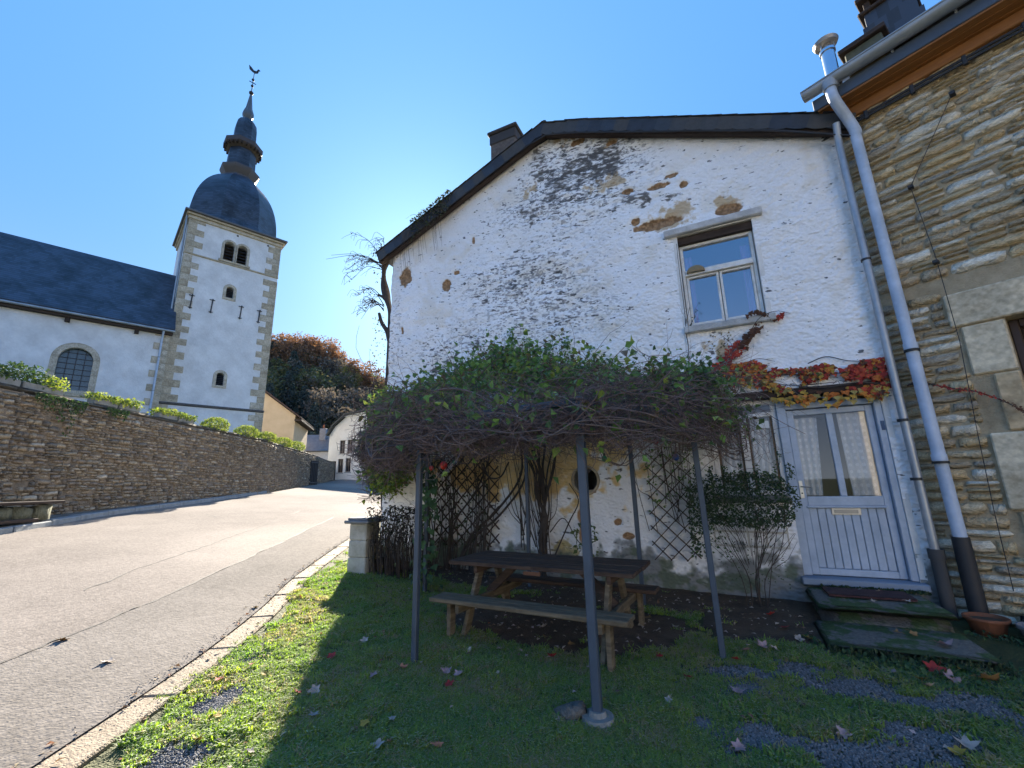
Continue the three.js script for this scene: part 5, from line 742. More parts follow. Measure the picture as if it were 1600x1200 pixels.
// ---------- trellises ----------
function trellis(u0, u1, v0, v1, step, z, label, ang = 1, tilt = 0) {
  const t = thing('trellis', label, 'trellis', HP, HT), W = u1 - u0, H = v1 - v0;
  for (const s of [-1, 1]) for (let c = -H; c < W + .001; c += step) { // 45 degree laths clipped to the panel
    const a = s > 0 ? [[c, 0], [c + H, H]] : [[c + H, 0], [c, H]]; let [[x0, y0], [x1, y1]] = a; const cut = (X) => { const k = (X - x0) / (x1 - x0); return y0 + k * (y1 - y0); };
    if (s > 0) { if (x0 < 0) { y0 = cut(0); x0 = 0; } if (x1 > W) { y1 = cut(W); x1 = W; } } else { if (x0 > W) { y0 = cut(W); x0 = W; } if (x1 < 0) { y1 = cut(0); x1 = 0; } } if (y1 - y0 < .06) continue;
    const e = .025, L = Math.hypot(x1 - x0, y1 - y0), dx = (x1 - x0) / L * e, dy = (y1 - y0) / L * e; mesh('lath', bar([u0 + x0 - dx, v0 + y0 - dy, z + (s > 0 ? .012 : 0)], [u0 + x1 + dx, v0 + y1 + dy, z + (s > 0 ? .012 : 0)], .034, .011), M.lattice, t);
  } void ang; void tilt; return t;
}
trellis(1.3, 2.5, .66, 2.15, .21, .07, 'diamond lattice trellis overgrown by vine stems, left of the vine trunk');
trellis(4.86, 5.42, .60, 1.98, .2, .07, 'narrow diamond lattice trellis between the back post and the shrub');
// ---------- picnic table ----------
{
  const t = thing('picnic_table', 'weathered wooden picnic table with attached benches under the vine', 'picnic table', [.316, .113, -4.736], -.494), L = 1.95, r = RNG(91);
  for (let i = 0; i < 6; i++) { const z = -.37 + i * .1245; mesh('table_plank', bx(-L / 2 + .012 * (r() - .5), L / 2 + .012 * (r() - .5), .682, .722 - .002 * (i % 2), z, z + .117, .006), M.tableTop, t); }
  for (const s of [-1, 1]) for (let i = 0; i < 2; i++) { const z = s > 0 ? .43 + i * .128 : -.43 - i * .128; mesh('bench_plank', bx(-L / 2, L / 2, .385, .425, z, z + s * .12, .006), s > 0 ? M.bench : M.tableTop, t); }
  for (const x of [-.70, .70]) { for (const s of [-1, 1]) mesh('leg', bar([x, -.03, s * .50], [x, .68, s * .14], .045, .09), M.bench, t); mesh('bench_bearer', bar([x + .045, .345, -.66], [x + .045, .345, .66], .04, .08), M.bench, t); mesh('table_bearer', bx(x + .025, x + .065, .61, .68, -.34, .34, .005), M.tableTop, t); for (const s of [-1, 1]) mesh('outer_leg', bar([x + .09 * Math.sign(x), -.03, s * .56], [x + .09 * Math.sign(x), .385, s * .56], .045, .09), M.bench, t); mesh('brace', bar([x, .36, 0], [x - Math.sign(x) * .34, .66, 0], .04, .08), M.tableTop, t); }
  mesh('bolt', cyl(-.2, .722, .75, -.3, .012), M.iron, t); mesh('name_plate', bx(-.08, .1, .64, .675, .372, .38, .003), mat(.16, .07, .035), t);
}
// ---------- clipped shrub and white plant rail below the side window ----------
{
  const t = thing('boxy_shrub', 'dense dark green clipped shrub on bare stems in front of the side window', 'shrub', H2W(6.0, gl(6, .4), .42), HT), r = RNG(95), st = [];
  for (let i = 0; i < 8; i++) { const a = (r() - .5), b = r() - .5; st.push(tube([[a * .2, -.04, b * .1], [a * .25 + .1 * (r() - .5), .3, b * .16], [a * .6 + .12 * (r() - .5), .65, b * .28], [a * .9, 1.15, b * .3]], .010 - .005 * r(), .003, 5, 12)); } for (let i = 0; i < 60; i++) { const a = (r() - .5) * .9, y = .5 + .5 * r(); st.push(tube([[a * .5, y - .12, 0], [a * .8, y, (r() - .5) * .3], [a * 1.1, y + .16, (r() - .5) * .4]], .004, .002, 3)); }
  mesh('stems', st, M.bark, t, true); const lv = new Leaves(), G = [[.03, .07, .02], [.04, .09, .025], [.055, .11, .03], [.024, .055, .02]];
  for (let i = 0; i < 8200; i++) { const e = fbm(i * .37, 1, 2, 3); let x = (r() - .5) * 1.2, y = .82 + .76 * r(), z = (r() - .5) * .5; const n = fbm(x * 5 + 9, y * 5, 3, 8), q = Math.pow(Math.abs(x / .52), 4) + Math.pow(Math.abs((y - 1.2) / .31), 4) + Math.pow(Math.abs(z / .23), 4); if (q > .35 + n * 1.5) continue; if (q < .25 && r() < .5) continue; lv.add(x, y, z, .028 + .02 * r(), r, r() < .03 ? [.10, .10, .03] : pick(r, G), { w: .6 }); void e; }
  for (let i = 0; i < 420; i++) { const a = Math.floor(r() * 7), x = -.5 + a * .17, q = r(); lv.add(x + .06 * (r() - .5) + (a === 5 ? .1 * q : 0), 1.42 + .18 * q * (a === 5 ? 2 : 1), (r() - .5) * .2, .025 + .015 * r(), r, pick(r, G)); }
  for (let i = 0; i < 520; i++) { const x = -.62 + .45 * r() * r(), y = .55 + .8 * r(); lv.add(x, y, (r() - .3) * .3, .035 + .02 * r(), r, pick(r, G)); } for (let i = 0; i < 160; i++) lv.add((r() - .5) * .7, .25 + .5 * r(), (r() - .5) * .3, .025, r, pick(r, G));
  mesh('foliage', lv.geo(), LEAF, t, true);
  const w = thing('plant_rail', 'white painted rail against the wall behind the clipped shrub', 'rail', HP, HT), wm = mat(.62, .60, .55, { roughness: .6, map: mott([.7, .68, .62], [1, 1, 1], 10, 161) });
  for (const y of [.80, .97, 1.12]) mesh('bar', bar([5.62, y + .01, .17], [6.43, y, .17], .016, .022), wm, w); for (const u of [5.63, 6.0, 6.2, 6.42]) mesh('upright', bar([u, .79, .165], [u, 1.14, .165], .016, .012), wm, w); for (const u of [5.63, 6.42]) mesh('wall_bracket', bar([u, .98, -.02], [u, .98, .16], .014, .014), wm, w);
}
// ---------- red creeper round the door ----------
{
  const t = thing('red_creeper', 'creeper with red and orange autumn leaves above the door', 'creeper', HP, HT), r = RNG(99), lv = new Leaves(), st = [];
  const RED = [[.42, .045, .025], [.50, .075, .03], [.32, .03, .025]], OR = [[.55, .17, .03], [.60, .25, .04]], YE = [[.50, .32, .05], [.42, .33, .10]], BR = [[.10, .04, .02], [.14, .06, .03]], GR = [[.10, .12, .03]];
  const c = () => { const q = r(); return q < .40 ? pick(r, RED) : q < .68 ? pick(r, OR) : q < .8 ? pick(r, YE) : q < .95 ? pick(r, BR) : pick(r, GR); };
  const add = (u, v, cc, s = .026 + .05 * r() * r() + .008, z = .03 + .07 * r()) => lv.add(u, v, z, s, r, cc, { lobed: true, w: .8, dir: [(r() - .5) * 1.2, -1, .35 * r()], nor: [0, .25, 1], jit: .9 });
  const topLine = [[5.64, 2.88], [5.8, 2.98], [6.05, 3.12], [6.35, 3.14], [6.6, 3.0], [6.9, 2.96], [7.1, 3.0], [7.25, 2.92], [7.5, 2.98], [7.68, 2.98]], botLine = [[5.64, 2.84], [5.9, 2.84], [6.3, 2.8], [6.6, 2.66], [7.0, 2.64], [7.35, 2.62], [7.62, 2.5], [7.7, 2.6]];
  for (let i = 0; i < 1900; i++) { const u = 5.64 + 2.06 * Math.pow(r(), .8), a = interp(botLine, u), b = interp(topLine, u), v = lerp(a, b, Math.pow(r(), .75)); const g = fbm(u * 5, v * 7, 3, 9); if (g < .405 + (u < 6.3 && v < 2.94 ? .12 : 0)) continue; const low = v < a + .12; add(u, v, u > 7.3 && r() < .6 ? pick(r, RED) : low && r() < .5 ? pick(r, YE) : c()); }
  for (let i = 0; i < 270; i++) { const k = Math.pow(r(), 1.2), u = lerp(5.82, 6.5, k) + (r() - .5) * .1, v = lerp(3.0, 3.62, k) + (r() - .5) * (.26 - .17 * k); if (fbm(u * 9, v * 9, 2, 19) < .36) continue; add(u, v, k > .6 ? pick(r, BR) : pick(r, RED), .03 + .03 * r()); }
  for (let i = 0; i < 80; i++) { const k = r(); add(lerp(6.35, 6.78, k), 3.74 + .05 * Math.sin(k * 6) + (r() - .5) * .06, pick(r, k < .8 ? BR : RED), .03 + .02 * r(), .1 * (1 - k) + .03); }
  for (let i = 0; i < 90; i++) { const u = 6.5 + 1.1 * r(); add(u, 2.62 - .16 * r() * r(), r() < .5 ? pick(r, YE) : pick(r, OR), .05 + .03 * r(), .04 + .05 * r()); }
  for (let i = 0; i < 60; i++) add(5.85 + .3 * r(), 3.1 + .5 * r(), pick(r, [[.20, .17, .06], [.14, .10, .04]]), .025, .02);
  mesh('leaves', lv.geo(), LEAFDRY, t, true).userData.kind = 'stuff';
  const s = (p, a, b = a, n = 18) => st.push(tube(p, a, b, 5, n)); s([[5.5, 2.78, .04], [5.9, 2.86, .05], [6.3, 2.98, .05], [6.8, 2.88, .06], [7.3, 2.84, .06], [7.68, 2.8, .05]], .011, .006); s([[5.62, 2.78, .04], [6.0, 2.9, .04], [6.3, 2.9, .04], [6.7, 2.76, .05], [7.2, 2.74, .05]], .008, .004); s([[5.88, 3.02, .03], [6.1, 3.28, .03], [6.35, 3.52, .05], [6.5, 3.7, .1], [6.7, 3.77, .06], [6.86, 3.72, .02]], .007, .003); s([[6.95, 3.02, .02], [7.15, 3.08, .02], [7.35, 3.0, .02], [7.5, 2.97, .02]], .007, .004); s([[6.2, 3.1, .02], [6.4, 3.16, .03], [6.6, 3.1, .02]], .006, .003); s([[5.6, 2.7, .02], [5.56, 3.1, .015], [5.58, 3.5, .015], [5.57, 3.75, .02], [5.66, 4.05, .03]], .007, .003); s([[6.8, 2.72, .08], [7.1, 2.68, .09], [7.4, 2.7, .09], [7.66, 2.66, .06]], .012, .008);
  for (let i = 0; i < 70; i++) { const u = 5.7 + 1.9 * r(), v = lerp(interp(botLine, u), interp(topLine, u), r()); s([[u, v, .03], [u + .1 * (r() - .3), v + .06 * (r() - .5), .06], [u + .22 * (r() - .4), v + .14 * (r() - .6), .04]], .003, .0015, 5); }
  mesh('stems', st, M.bark, t, true);
  const d = thing('creeper_arm', 'thin reddish creeper branch crossing the stone wall to the brown door', 'creeper', RP, RT), q = new Leaves(); const pth = [[.1, 2.62, .09], [.24, 2.60, .1], [.4, 2.52, .1], [.6, 2.44, .09], [.8, 2.28, .1], [.92, 2.14, .1]]; mesh('stem', tube(pth, .009, .004, 6, 20), M.bark, d, true);
  const cv = new THREE.CatmullRomCurve3(pth.map(p => new THREE.Vector3(...p))); for (let i = 0; i < 170; i++) { const k = r(), p = cv.getPoint(k); q.add(p.x, p.y + .025 * (r() - .5), p.z + .01 + .02 * r(), .018 + .018 * r(), r, k > .3 && k < .75 ? pick(r, RED) : pick(r, BR), { nor: [0, .3, 1] }); } mesh('leaves', q.geo(), LEAFDRY, d, true).userData.kind = 'stuff';
  const v = thing('window_sprig', 'thin dark sprig climbing the left edge of the upstairs window', 'plant', HP, HT), sp = [tube([[5.57, 3.6, .03], [5.585, 4.0, .02], [5.58, 4.6, .02], [5.585, 5.1, .02]], .006, .003, 5, 14), tube([[5.6, 3.72, .06], [5.7, 3.86, .07], [5.72, 3.98, .06], [5.79, 4.08, .05]], .004, .002, 4, 10)], sl = new Leaves(); for (let i = 0; i < 26; i++) { const k = r(); sl.add(5.62 + .16 * k + .03 * r(), 3.74 + .34 * k, .07, .03, r, [.03, .04, .02]); } mesh('stem', sp, M.bark, v, true); mesh('leaves', sl.geo(), LEAF, v, true);
}
// ---------- dead climber trunk on the left corner ----------
{
  const t = thing('dead_climber', 'dead climber trunk with wispy twigs at the left corner of the white house', 'climber', HP, HT), r = RNG(103), st = [];
  mesh('trunk', [tube([[.0, 1.2, -.12], [-.06, 2.6, -.1], [-.05, 4.0, -.1], [-.03, 4.8, -.12], [-.1, 5.2, -.12], [-.2, 5.55, -.1], [-.28, 5.9, -.08], [-.27, 6.2, -.06], [-.2, 6.42, -.05]], s => .085 - .025 * s + .02 * Math.sin(s * 21), 0, 9, 40), tube([[-.06, 4.55, -.1], [-.12, 4.75, -.08], [-.25, 4.95, -.05], [-.33, 5.18, -.04]], .06, .03, 8, 14), tube([[-.2, 5.5, -.1], [-.36, 5.6, -.06], [-.4, 5.62, -.05]], .035, .02, 7, 8)], M.bark, t, true);
  const tips = [[-1.25, 7.35], [-1.9, 6.95], [-2.0, 6.85], [-1.3, 6.65], [-1.4, 6.45], [-1.1, 6.3], [-1.2, 6.15], [-.9, 5.9], [-.95, 5.7], [-.8, 5.45], [-.9, 5.25], [-.75, 5.1], [-.5, 7.0], [-.3, 6.95], [-.7, 5.3]];
  const lv = new Leaves(); for (const [u, v] of tips) { const b = v > 6 ? [-.24, 6.1 + .3 * r()] : [-.24, 5.5 - .3 * r()]; const mid = [(u + b[0]) / 2, (v + b[1]) / 2 + .14 + .1 * r()]; const p = [[b[0], b[1], -.08], [lerp(b[0], mid[0], .5), lerp(b[1], mid[1], .6), -.05], [mid[0], mid[1], .0], [u, v, .1 * (r() - .5)]]; st.push(tube(p, .011, .0035, 5, 12)); const c = new THREE.CatmullRomCurve3(p.map(q => new THREE.Vector3(...q))); for (let i = 0; i < 9; i++) { const k = .25 + .75 * r(), q = c.getPoint(k), l = .12 + .25 * r(); st.push(tube([[q.x, q.y, q.z], [q.x - l * .6, q.y + l * (r() - .4), q.z + .05], [q.x - l, q.y + l * (r() - .6), q.z + .08 * (r() - .5)]], .0045, .0025, 4, 5)); if (r() < .8) lv.add(q.x - l * r(), q.y + .05 * (r() - .5), q.z, .03 + .03 * r(), r, pick(r, [[.06, .05, .02], [.05, .06, .02], [.10, .08, .03]])); } }
  for (let i = 0; i < 150; i++) lv.add(-.45 + .4 * r(), 3.4 + 1.7 * r(), -.1 + .2 * r(), .03 + .035 * r(), r, pick(r, [[.10, .12, .03], [.07, .08, .03], [.14, .12, .05]])); for (let i = 0; i < 60; i++) lv.add(-.5 + .3 * r(), 5.9 + .9 * r(), -.1 + .2 * r(), .03 + .03 * r(), r, [.05, .045, .025]);
  mesh('twigs', st, M.bark, t, true); mesh('leaves', lv.geo(), LEAFDRY, t, true);
  const m = thing('verge_moss', 'green weedy tuft growing on the left roof verge', 'plant', HP, HT), ml = new Leaves(), r3 = RNG(7), hang = []; for (let i = 0; i < 520; i++) { const u = 1.0 + (r3() - .35) * .95, k = r3(); ml.add(u, roofTop(u) + .05 - .45 * k * k, .2 + .05 * r3(), .03 + .04 * r3(), r3, pick(r3, [[.05, .07, .025], [.07, .08, .03], [.05, .05, .03]]), { dir: [(r3() - .5), -.7 + r3(), .4] }); } for (let i = 0; i < 22; i++) { const u = .45 + 1.0 * r3(); hang.push(tube([[u, roofTop(u) - .05, .21], [u - .05, roofTop(u) - .35, .22], [u - .12 + .06 * r3(), roofTop(u) - .6 - .4 * r3(), .08]], .004, .002, 4, 8)); } hang.push(tube([[.85, roofTop(.85), .19], [.7, roofTop(.7) + .2, .2], [.5, roofTop(.5) + .25, .2]], .005, .002, 4, 8)); mesh('leaves', ml.geo(), LEAFDRY, m, true); mesh('strands', hang, M.bark, m, true);
}
// ---------- pillar, dry bush and bindweed left of the table ----------
{
  const p = thing('stone_pillar', 'whitewashed stone pillar with a grey cap beside the road', 'pillar', H2W(.55, gl(.55, .95) - .02, .95), HT + .1);
  const pm = mat(.58, .56, .50, { map: mott([.6, .58, .5], [1, 1, 1], 6, 171), bumpMap: fineBump, bumpScale: .015 });
  for (let i = 0; i < 3; i++) { const g = stoneGeo(871 + i, 4, 3, .02); mesh('block', bx(-.17 + .006 * i, .17 - .004 * i, i * .25, i * .25 + .247, -.17, .17, .015), pm, p); void g; }
  mesh('cap', [bx(-.23, .23, .75, .80, -.23, .23, .015), bx(-.19, .19, .80, .835, -.19, .19, .015)], mat(.22, .23, .24, { map: mott([.6, .6, .6], [1, 1, 1], 6, 172), bumpMap: fineBump, bumpScale: .01 }), p);
  const b = thing('dry_bush', 'dark dried bush between the pillar and the trellis', 'bush', H2W(1.05, gl(1, .8), .8), HT), r = RNG(111), st = [], lv = new Leaves();
  for (let i = 0; i < 190; i++) { const x = (r() - .5) * .75, z = (r() - .5) * .5, h = .55 + .45 * r(); st.push(tube([[x, -.03, z], [x + .06 * (r() - .5), h * .5, z + .05], [x + .25 * (r() - .5), h, z + .15 * (r() - .5)]], .004 + .006 * r(), .003, 4)); }
  for (let i = 0; i < 900; i++) lv.add((r() - .5) * .85, .15 + .85 * Math.sqrt(r()), (r() - .5) * .6, .035 + .03 * r(), r, r() < .1 ? [.12, .12, .04] : pick(r, [[.03, .022, .014], [.045, .032, .02], [.02, .02, .012], [.03, .04, .014]]));
  mesh('stems', st, M.bark, b, true); mesh('leaves', lv.geo(), LEAFDRY, b, true);
  const w = thing('bindweed', 'broad leaved green climber twined up the left rear pergola post', 'climber', H2W(2.05, gl(2.05, 1.35), 1.35), HT), wl = new Leaves(), ws = []; const pts = []; for (let i = 0; i <= 30; i++) { const a = i * .7; pts.push([Math.cos(a) * .04, i * .062, Math.sin(a) * .04]); } ws.push(tube(pts, .004, .003, 5));
  for (let i = 0; i < 150; i++) { const y = 1.65 * Math.pow(r(), .9), a = r() * 6.28, q = .04 + .13 * r() * (1.3 - y * .6); wl.add(Math.cos(a) * q, .06 + y, Math.sin(a) * q, .07 + .05 * r(), r, pick(r, [[.05, .13, .05], [.04, .105, .04], [.07, .155, .05]]), { dir: [Math.cos(a) * .7, -1, Math.sin(a) * .7], nor: [Math.cos(a), .5, Math.sin(a) + .5], jit: .6, w: .9, lobed: r() < .3 }); }
  mesh('stem', ws, M.bark, w, true); mesh('leaves', wl.geo(), LEAF, w, true);
}
// ---------- pots by the steps ----------
{
  const pot = (name, label, x, z, R, h, m) => { const t = thing(name, label, 'pot', [x, gy(x, z) - .01, z]); const prof = [[.001, 0], [R * .72, 0], [R * .95, h * .8], [R * 1.08, h * .82], [R * 1.08, h], [R * .96, h], [R * .92, h * .82], [R * .85, h * .78], [.001, h * .78]].map(p => new THREE.Vector2(...p)); mesh('body', new THREE.LatheGeometry(prof, 26), m, t); mesh('soil', new THREE.CircleGeometry(R * .86, 20).rotateX(-Math.PI / 2).translate(0, h * .81, 0), M.dirt, t); return t; };
  pot('terracotta_pot', 'low terracotta pot at the foot of the downpipes', 4.40, -4.46, .15, .16, M.terracotta); pot('grey_pot', 'weathered grey pot of leaves beside the terracotta pot', 4.56, -4.14, .15, .17, mat(.28, .27, .28, { map: mott([.4, .4, .4], [1, 1, 1], 8, 181) }));
  const s = (x, z, a, b, c, label) => { const g = stoneGeo(880 + Math.round(a * 100), 4, 3, .14); g.scale(a, b, c); const m = tag(mesh(numbered('field_stone'), g, stoneTone(.18, .185, .18, 0), scene, true), label, 'stone', 'stones below the stone house'); m.position.set(x, gy(x, z) + b * .35, z); m.rotation.y = a * 9; };
  s(4.55, -3.82, .3, .2, .26, 'grey field stone against the stone house below its door'); s(4.15, -3.55, .34, .1, .28, 'flat grey stone at the right edge of the weeds'); s(4.78, -4.35, .26, .22, .2, 'mossy grey stone behind the grey pot');
}
const FALLEN = [['red', 'sunlit lawn', -1.59, -4.1, 0.1], ['red', 'sunlit lawn', -2.24, -3.63, 0.07], ['red', 'sunlit lawn', -1.58, -3.49, 0.07], ['yellow', 'sunlit lawn', -1.93, -3.16, 0.06], ['yellow', 'sunlit lawn', -1.89, -2.92, 0.08], ['pale', 'sunlit lawn', -1.52, -2.83, 0.06], ['pale', 'sunlit lawn', -1.73, -3.96, 0.09], ['pale', 'sunlit lawn', -1.47, -3.52, 0.1], ['yellow', 'sunlit lawn', -2.93, -5.24, 0.08], ['red', 'sunlit lawn', -2.15, -3.89, 0.06], ['yellow', 'sunlit lawn', -1.96, -3.74, 0.06], ['pale', 'sunlit lawn', -1.34, -3.22, 0.08], ['pale', 'road', -3.27, -3.82, 0.11], ['tan', 'road', -4.0, -4.17, 0.11], ['pale', 'shaded lawn', -1.43, -4.46, 0.09], ['pink', 'shaded lawn', -0.94, -3.92, 0.1], ['pink', 'shaded lawn', -1.13, -3.78, 0.08], ['yellow', 'shaded lawn', -0.98, -3.13, 0.08], ['pale', 'shaded lawn', -0.83, -2.91, 0.1], ['pale', 'shaded lawn', -0.82, -3.19, 0.06], ['pink', 'shaded lawn', -0.57, -3.85, 0.1], ['pink', 'shaded lawn', -0.47, -3.81, 0.09], ['red', 'shaded lawn', -0.52, -3.64, 0.09], ['pale', 'shaded lawn', -0.44, -4.24, 0.09], ['tan', 'shaded lawn', -0.02, -3.54, 0.07], ['red', 'shaded lawn', 0.29, -4.11, 0.09], ['tan', 'bare soil', 0.27, -4.53, 0.08], ['tan', 'bare soil', 0.49, -4.35, 0.08], ['pale', 'bare soil', 0.27, -4.81, 0.08], ['pink', 'shaded lawn', -0.48, -2.91, 0.09], ['pale', 'shaded lawn', 0.26, -3.14, 0.06], ['red', 'shaded lawn', 1.28, -3.68, 0.08], ['pale', 'shaded lawn', 1.02, -3.36, 0.06], ['red', 'shaded lawn', 1.19, -4.06, 0.07], ['pale', 'shaded lawn', -0.77, -2.95, 0.06], ['tan', 'bare soil', 1.38, -5.0, 0.1], ['pale', 'bare soil', 1.38, -4.65, 0.08], ['pale', 'bare soil', 1.57, -4.73, 0.08], ['red', 'bare soil', 2.7, -5.02, 0.1], ['red', 'bare soil', 2.61, -4.65, 0.12], ['pink', 'gravel patch', 2.15, -4.21, 0.12], ['pale', 'gravel patch', 2.22, -4.14, 0.1], ['pink', 'gravel patch', 1.97, -4.15, 0.09], ['red', 'gravel patch', 1.79, -3.97, 0.09], ['pale', 'gravel patch', 2.56, -4.36, 0.1], ['yellow', 'gravel patch', 2.65, -4.36, 0.09], ['pink', 'gravel patch', 1.55, -3.47, 0.11], ['pink', 'gravel patch', 1.24, -2.84, 0.09], ['pink', 'gravel patch', 1.91, -2.95, 0.09], ['pink', 'gravel patch', 2.82, -3.69, 0.11], ['red', 'weeds below the steps', 3.18, -3.71, 0.16], ['pink', 'weeds below the steps', 3.16, -3.56, 0.14], ['yellow', 'weeds below the steps', 2.95, -3.57, 0.1], ['pale', 'weeds below the steps', 2.91, -3.48, 0.09], ['tan', 'weeds below the steps', 3.41, -3.54, 0.17], ['pale', 'weeds below the steps', 2.5, -2.82, 0.12], ['yellow', 'gravel patch', 2.39, -2.75, 0.09], ['yellow', 'weeds below the steps', 3.37, -3.71, 0.06]];
// ---------- lawn, gravel, weeds ----------
const lawnEdge = z => interp([[-14, -4.15], [-10.8, -3.55], [-6.6, -2.95], [-5.2, -2.63], [-3.9, -2.43], [-2.7, -2.34], [0, -2.2]].map(p => p), z);
const GRAVEL = [[1.95, -3.8, .5, .22], [2.45, -3.55, .55, .26], [2.9, -3.3, .4, .24], [1.45, -2.95, .4, .22], [1.95, -2.75, .6, .26], [2.4, -2.95, .45, .2], [3.1, -2.95, .35, .2], [1.15, -3.1, .2, .14], [1.6, -3.5, .25, .14], [-1.85, -2.75, .32, .3], [-2.05, -3.3, .14, .3], [-2.3, -4.3, .1, .35]];
const gravelAt = (x, z) => { let m = 0; for (const [a, b, w, h] of GRAVEL) m = Math.max(m, Math.exp(-(((x - a) / w) ** 2) - (((z - b) / h) ** 2))); return m + (fbm(x * 6, z * 6, 4, 61) - .5) * 1.25; };
const toHouse = (x, z) => { const dx = x - HP[0], dz = z - HP[2]; return [dx * Math.cos(HT) - dz * Math.sin(HT), dx * Math.sin(HT) + dz * Math.cos(HT)]; };
const soilAt = (x, z) => { const [u, w] = toHouse(x, z), n = (fbm(x * 3, z * 3, 3, 62) - .5) * .9; const a = sstep(.75, .45, w + n * .6 + (u < 1.6 ? .0 : -.2)), b = blob(u, w, 4.0, 1.6, 1.5, .95) + n * .5; return Math.max(a, sstep(.35, .6, b), u > 5.4 && w < 1.7 ? sstep(1.7, 1.3, w + n) : 0); };
{
  // bare soil sheet under the table and along the wall
  const P = [], I = []; const nx = 70, nz = 50; for (let i = 0; i <= nx; i++) for (let j = 0; j <= nz; j++) { const u = lerp(-.2, 7.6, i / nx), w = lerp(-.05, 3.4, j / nz), p = H2W(u, 0, w), k = soilAt(p[0], p[2]); P.push(p[0], gy(p[0], p[2]) + (k > .5 ? .012 + .03 * (fbm(u * 6, w * 6, 3, 8) - .4) : -.04), p[2]); } for (let i = 0; i < nx; i++) for (let j = 0; j < nz; j++) { const a = i * (nz + 1) + j, b = a + nz + 1; I.push(a, a + 1, b, b, a + 1, b + 1); }
  const g = new THREE.BufferGeometry(); g.setAttribute('position', new THREE.Float32BufferAttribute(P, 3)); g.setIndex(I); g.computeVertexNormals(); struct('soil', g, M.dirt);
  const r = RNG(201), blades = [];
  const tuft = (n, h, sp, seed) => { const q = RNG(seed), P = [], N = []; for (let i = 0; i < n; i++) { const a = q() * 6.283, l = h * (.55 + .6 * q()), bx0 = (q() - .5) * sp, bz0 = (q() - .5) * sp, lean = .45 + .8 * q(), w = .0028 + .0016 * q(), cx = Math.cos(a), sx = Math.sin(a), T = [[bx0, 0, bz0], [bx0 + cx * l * lean * .35, l * .6, bz0 + sx * l * lean * .35], [bx0 + cx * l * lean, l * (1 - .25 * lean), bz0 + sx * l * lean]]; const s = [-sx * w, cx * w]; P.push(T[0][0] - s[0], 0, T[0][2] - s[1], T[0][0] + s[0], 0, T[0][2] + s[1], T[1][0] + s[0] * .8, T[1][1], T[1][2] + s[1] * .8, T[0][0] - s[0], 0, T[0][2] - s[1], T[1][0] + s[0] * .8, T[1][1], T[1][2] + s[1] * .8, T[1][0] - s[0] * .8, T[1][1], T[1][2] - s[1] * .8, T[1][0] - s[0] * .8, T[1][1], T[1][2] - s[1] * .8, T[1][0] + s[0] * .8, T[1][1], T[1][2] + s[1] * .8, ...T[2]); } const g = new THREE.BufferGeometry(); g.setAttribute('position', new THREE.Float32BufferAttribute(P, 3)); g.computeVertexNormals(); return prep(g); };
  const gm = new THREE.MeshPhysicalMaterial({ color: lin(1, 1, 1), roughness: .95, side: THREE.DoubleSide, transmission: .7, thickness: 0 });
  const spots = []; const N = 78000;
  for (let i = 0; i < N; i++) {
    const q = Math.pow(r(), 1.55), d = lerp(2.3, 9.6, q), az = lerp(-.64, .86, r()), x = Math.sin(az) * d * 1.05, z = -Math.cos(az) * d; if (x < lawnEdge(z) - .16 + .3 * fbm(z * 3.5, 1, 3, 4) + (fbm(x * 5, z * 5, 2, 68) > .6 ? -.08 : .04) || x > 4.5) continue;
    const [u, w] = toHouse(x, z); if (w < .05) continue; if (u > 6.4 && w < 1.55) continue; const s = soilAt(x, z); if (s > .5 && r() > .008) continue; const gv = gravelAt(x, z); if (gv > .35 && r() < (gv - .35) * 2.4) continue;
    if (x > 4.545 + (z + 4.945) * .742 - .03) continue;
    const e = x - lawnEdge(z), clump = fbm(x * 4, z * 4, 3, 63); if (e < .35 && clump < .5 - .2 * (1 - e)) { if (r() > .45) continue; } spots.push([x, z, clump]);
  }
  const groups = [[], [], []]; spots.forEach(s => groups[Math.floor(r() * 3)].push(s));
  groups.forEach((g, k) => { const im = new THREE.InstancedMesh(tuft(11, [.028, .038, .024][k], .055, 31 + k), gm, g.length), m = new THREE.Matrix4(), c = new THREE.Color(); g.forEach(([x, z, cl], i) => { const s = .7 + .6 * r() + (cl > .62 ? .5 : 0), dry = fbm(x * 2.2, z * 2.2, 3, 64); m.makeRotationY(r() * 6.28); m.scale(new THREE.Vector3(s, s * (.8 + .5 * cl), s)); m.setPosition(x, gy(x, z) + .002, z); im.setMatrixAt(i, m); const q = r(); if (q < .1 || dry > .62 && q < .35) c.setRGB(.42, .36, .15); else { const t = .75 + .5 * r(); c.setRGB(lerp(.15, .36, dry) * t, lerp(.34, .41, dry) * t, .025 * t); } im.setColorAt(i, c); }); im.name = k ? `grass_${String(k).padStart(3, '0')}` : 'grass'; tag(im, ['short green lawn grass in front of the white house', 'taller tufts among the lawn grass', 'fine low blades among the lawn grass'][k], 'grass'); stuff(im); im.castShadow = im.receiveShadow = true; scene.add(im); });
  // far verge grass on the other side and beyond the pillar: covered by ground colour
  const gs = (() => { const g = new THREE.IcosahedronGeometry(1, 0), p = g.attributes.position, q = RNG(9); const off = {}; for (let i = 0; i < p.count; i++) { const k = [p.getX(i), p.getY(i), p.getZ(i)].map(v => v.toFixed(2)).join(); off[k] ??= .7 + .5 * q(); p.setXYZ(i, p.getX(i) * off[k], p.getY(i) * off[k] * .65, p.getZ(i) * off[k]); } g.computeVertexNormals(); return prep(g); })();
